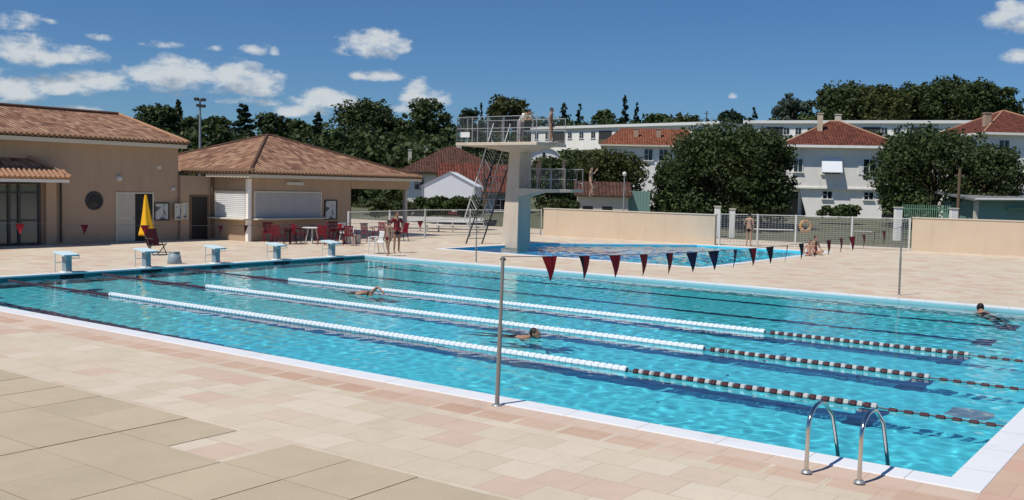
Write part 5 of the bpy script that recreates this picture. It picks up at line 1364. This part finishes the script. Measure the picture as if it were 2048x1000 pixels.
# ------------------------------------------------------------------ furniture by the snack bar
def make_chair(mt):
    t = thing('garden_chair', 'x', 'chair', (0, 0, 0), 0, 'red plastic chairs by the snack bar')
    bevel(MB().box(-.22, .22, -.22, .21, .41, .445).build('seat', mt, t), .012)
    mb = MB(); Mb = Matrix.Translation((0, .21, .44)) @ Matrix.Rotation(R(-12), 4, 'X')
    for i in range(5): mb.box(-.20+.083*i, -.20+.083*i+.062, -.012, .012, .04, .40, Mb)
    mb.box(-.225, .225, -.016, .016, .40, .46, Mb); mb.box(-.225, .225, -.016, .016, 0, .05, Mb); bevel(mb.build('backrest', mt, t), .006)
    for s in (-1, 1):
        a = MB(); a.tube([(s*.245, -.20, .42), (s*.255, -.20, .63), (s*.255, .0, .655), (s*.245, .22, .66)], [.018, .02, .024, .02], 7); a.build('armrest', mt, t)
        MB().tube([(s*.20, -.19, .42), (s*.225, -.23, 0)], [.024, .016], 7).build('leg', mt, t)
        MB().tube([(s*.20, .19, .42), (s*.225, .27, 0)], [.024, .016], 7).build('leg', mt, t)
    return t
def make_table(mt):
    t = thing('garden_table', 'x', 'table', (0, 0, 0), 0, 'round garden tables by the snack bar')
    MB().lathe([(0, .70), (.42, .70), (.45, .712), (.45, .725), (.43, .733), (0, .733)], 28).build('table_top', mt, t)
    for i in range(4):
        a = math.pi/4+i*math.pi/2; MB().tube([(.16*math.cos(a), .16*math.sin(a), .70), (.30*math.cos(a), .30*math.sin(a), 0)], [.028, .02], 7).build('leg', mt, t)
    return t
CH = [(537, 484, .4, 'red chair at the left end of the chairs, below the corner of the snack bar'), (556, 489, 2.9, 'red chair facing away, second from the left end of the seating'),
      (574, 480, .0, 'red chair tucked against the counter wall left of the first table'), (597, 486, 2.2, 'red chair at the left of the pale grey table'),
      (614, 478, .2, 'red chair behind the pale grey table, close to the counter'), (641, 482, -1.2, 'red chair immediately right of the pale grey table'),
      (650, 490, 2.6, 'red chair turned to the pool between the two middle tables'), (667, 480, .3, 'red chair in front of the dark framed notice board'),
      (683, 487, 1.6, 'red chair nearest the end of the snack bar wall'), (700, 491, 3.0, 'red chair close to the pale concrete block'),
      (735, 484, .8, 'red chair just right of the fence post with the concrete block'), (758, 481, -.4, 'red chair directly behind the child at the pool corner'), (803, 482, -.9, 'red chair right of the adult by the pool corner')]
c0 = make_chair(M['red'])
for i, (px, py, rz, lab) in enumerate(CH):
    g = G(px, py); o = c0 if i == 0 else dup(c0, (0, 0, 0))
    o.location = (g.x, g.y, 0); o.rotation_euler.z = YAW+rz; o['label'] = lab
TB = [(580, 488, 'dark garden table at the left of the seating, amid red chairs', 'maroon'), (624, 487, 'pale grey garden table in the middle of the red chairs', 'whitebar'), (676, 488, 'dark garden table before the notice board end of the snack bar', 'maroon')]
for i, (px, py, lab, mm) in enumerate(TB):
    o = make_table(M[mm]); g = G(px, py); o.location = (g.x, g.y, 0); o['label'] = lab
o = make_chair(M['white_plastic']); g = G(752, 507); o.location = (g.x, g.y, 0); o.rotation_euler.z = YAW-.9; o['label'] = 'white plastic chair left of the child at the pool corner'; o['group'] = 'white chairs by the pool'
o = make_chair(M['white_plastic']); g = G(693, 484); o.location = (g.x, g.y, 0); o.rotation_euler.z = YAW+.9; o['label'] = 'white plastic chair among the red ones near the concrete block'; o['group'] = 'white chairs by the pool'
# closed parasol
g = G(298, 505); t = thing('parasol', 'closed yellow parasol leaning in front of the open dark doorway', 'parasol', (g.x, g.y, 0), YAW)
ax = Vector((-.12, 0, 2.15)); mb = MB(); n = 20; prof = [(.03, 2.17), (.055, 2.05), (.12, 1.55), (.21, 1.0), (.29, .72), (.30, .64), (.20, .66)]
vs = []
for r_, z in prof:
    for j in range(n):
        a = 2*math.pi*j/n; rr = r_*(1+.22*math.cos(a*5+z)); k = z/2.15; vs.append((ax.x*k + rr*math.cos(a), rr*math.sin(a), z))
mb.add(vs, [(i*n+(j+1) % n, i*n+j, (i+1)*n+j, (i+1)*n+(j+1) % n) for i in range(len(prof)-1) for j in range(n)], True); mb.build('canopy', M['yellow'], t)
MB().tube([(0, 0, .05), tuple(ax*1.04)], .022, 8).build('pole', M['wood'], t)
MB().lathe([(0, .10), (.10, .10), (.12, .07), (.24, .05), (.25, 0)], 20).build('base', M['maroon'], t)
# folding chair in front of it
g = G(312, 510); t = thing('folding_chair', 'dark maroon folding chair standing at the foot of the yellow parasol', 'chair', (g.x, g.y, 0), YAW+.9)
mb = MB(); mb.add([(-.25, -.25, .42), (.25, -.25, .42), (.25, .18, .34), (-.25, .18, .34), (-.25, -.25, .40), (.25, -.25, .40), (.25, .18, .32), (-.25, .18, .32)], [(0, 1, 2, 3), (7, 6, 5, 4), (0, 4, 5, 1), (2, 6, 7, 3), (1, 5, 6, 2), (3, 7, 4, 0)]); mb.build('seat', M['maroon'], t)
mb = MB(); mb.add([(-.25, .18, .36), (.25, .18, .36), (.25, .42, .95), (-.25, .42, .95), (-.25, .20, .35), (.25, .20, .35), (.25, .44, .94), (-.25, .44, .94)], [(0, 1, 2, 3), (7, 6, 5, 4), (0, 4, 5, 1), (2, 6, 7, 3), (1, 5, 6, 2), (3, 7, 4, 0)]); mb.build('backrest', M['maroon'], t)
for s in (-1, 1):
    MB().tube([(s*.27, -.28, 0), (s*.27, .44, .97)], .018, 7).build('leg', M['darkmetal'], t)
    MB().tube([(s*.27, .32, 0), (s*.27, -.26, .44)], .018, 7).build('leg', M['darkmetal'], t)
    MB().tube([(s*.27, -.26, .60), (s*.27, .28, .62)], .02, 7).build('armrest', M['darkmetal'], t)
# grey bin
g = G(349, 527); t = thing('bin', 'grey tapered bin standing between two starting blocks', 'bin', (g.x, g.y, 0), YAW)
MB().lathe([(0, .012), (.20, .012), (.22, .0), (.235, .02), (.17, .36), (.16, .36), (.19, .03)], 20).build('tub', M['greyblue'], t)
MB().lathe([(.165, .36), (.18, .365), (.18, .385), (0, .395)], 20).build('lid', M['pole'], t)


# ------------------------------------------------------------------ render settings
S.cycles.use_denoising = True
try: S.cycles.denoiser = 'OPENIMAGEDENOISE'
except Exception: pass
S.cycles.caustics_refractive = True; S.cycles.caustics_reflective = False
S.cycles.sample_clamp_indirect = 6; S.cycles.max_bounces = 10; S.cycles.transmission_bounces = 8; S.cycles.transparent_max_bounces = 8
S.cycles.diffuse_bounces = 3
S.view_settings.view_transform = 'Standard'; S.view_settings.look = 'None'; S.view_settings.exposure = 0; S.view_settings.gamma = 1
S.render.film_transparent = False
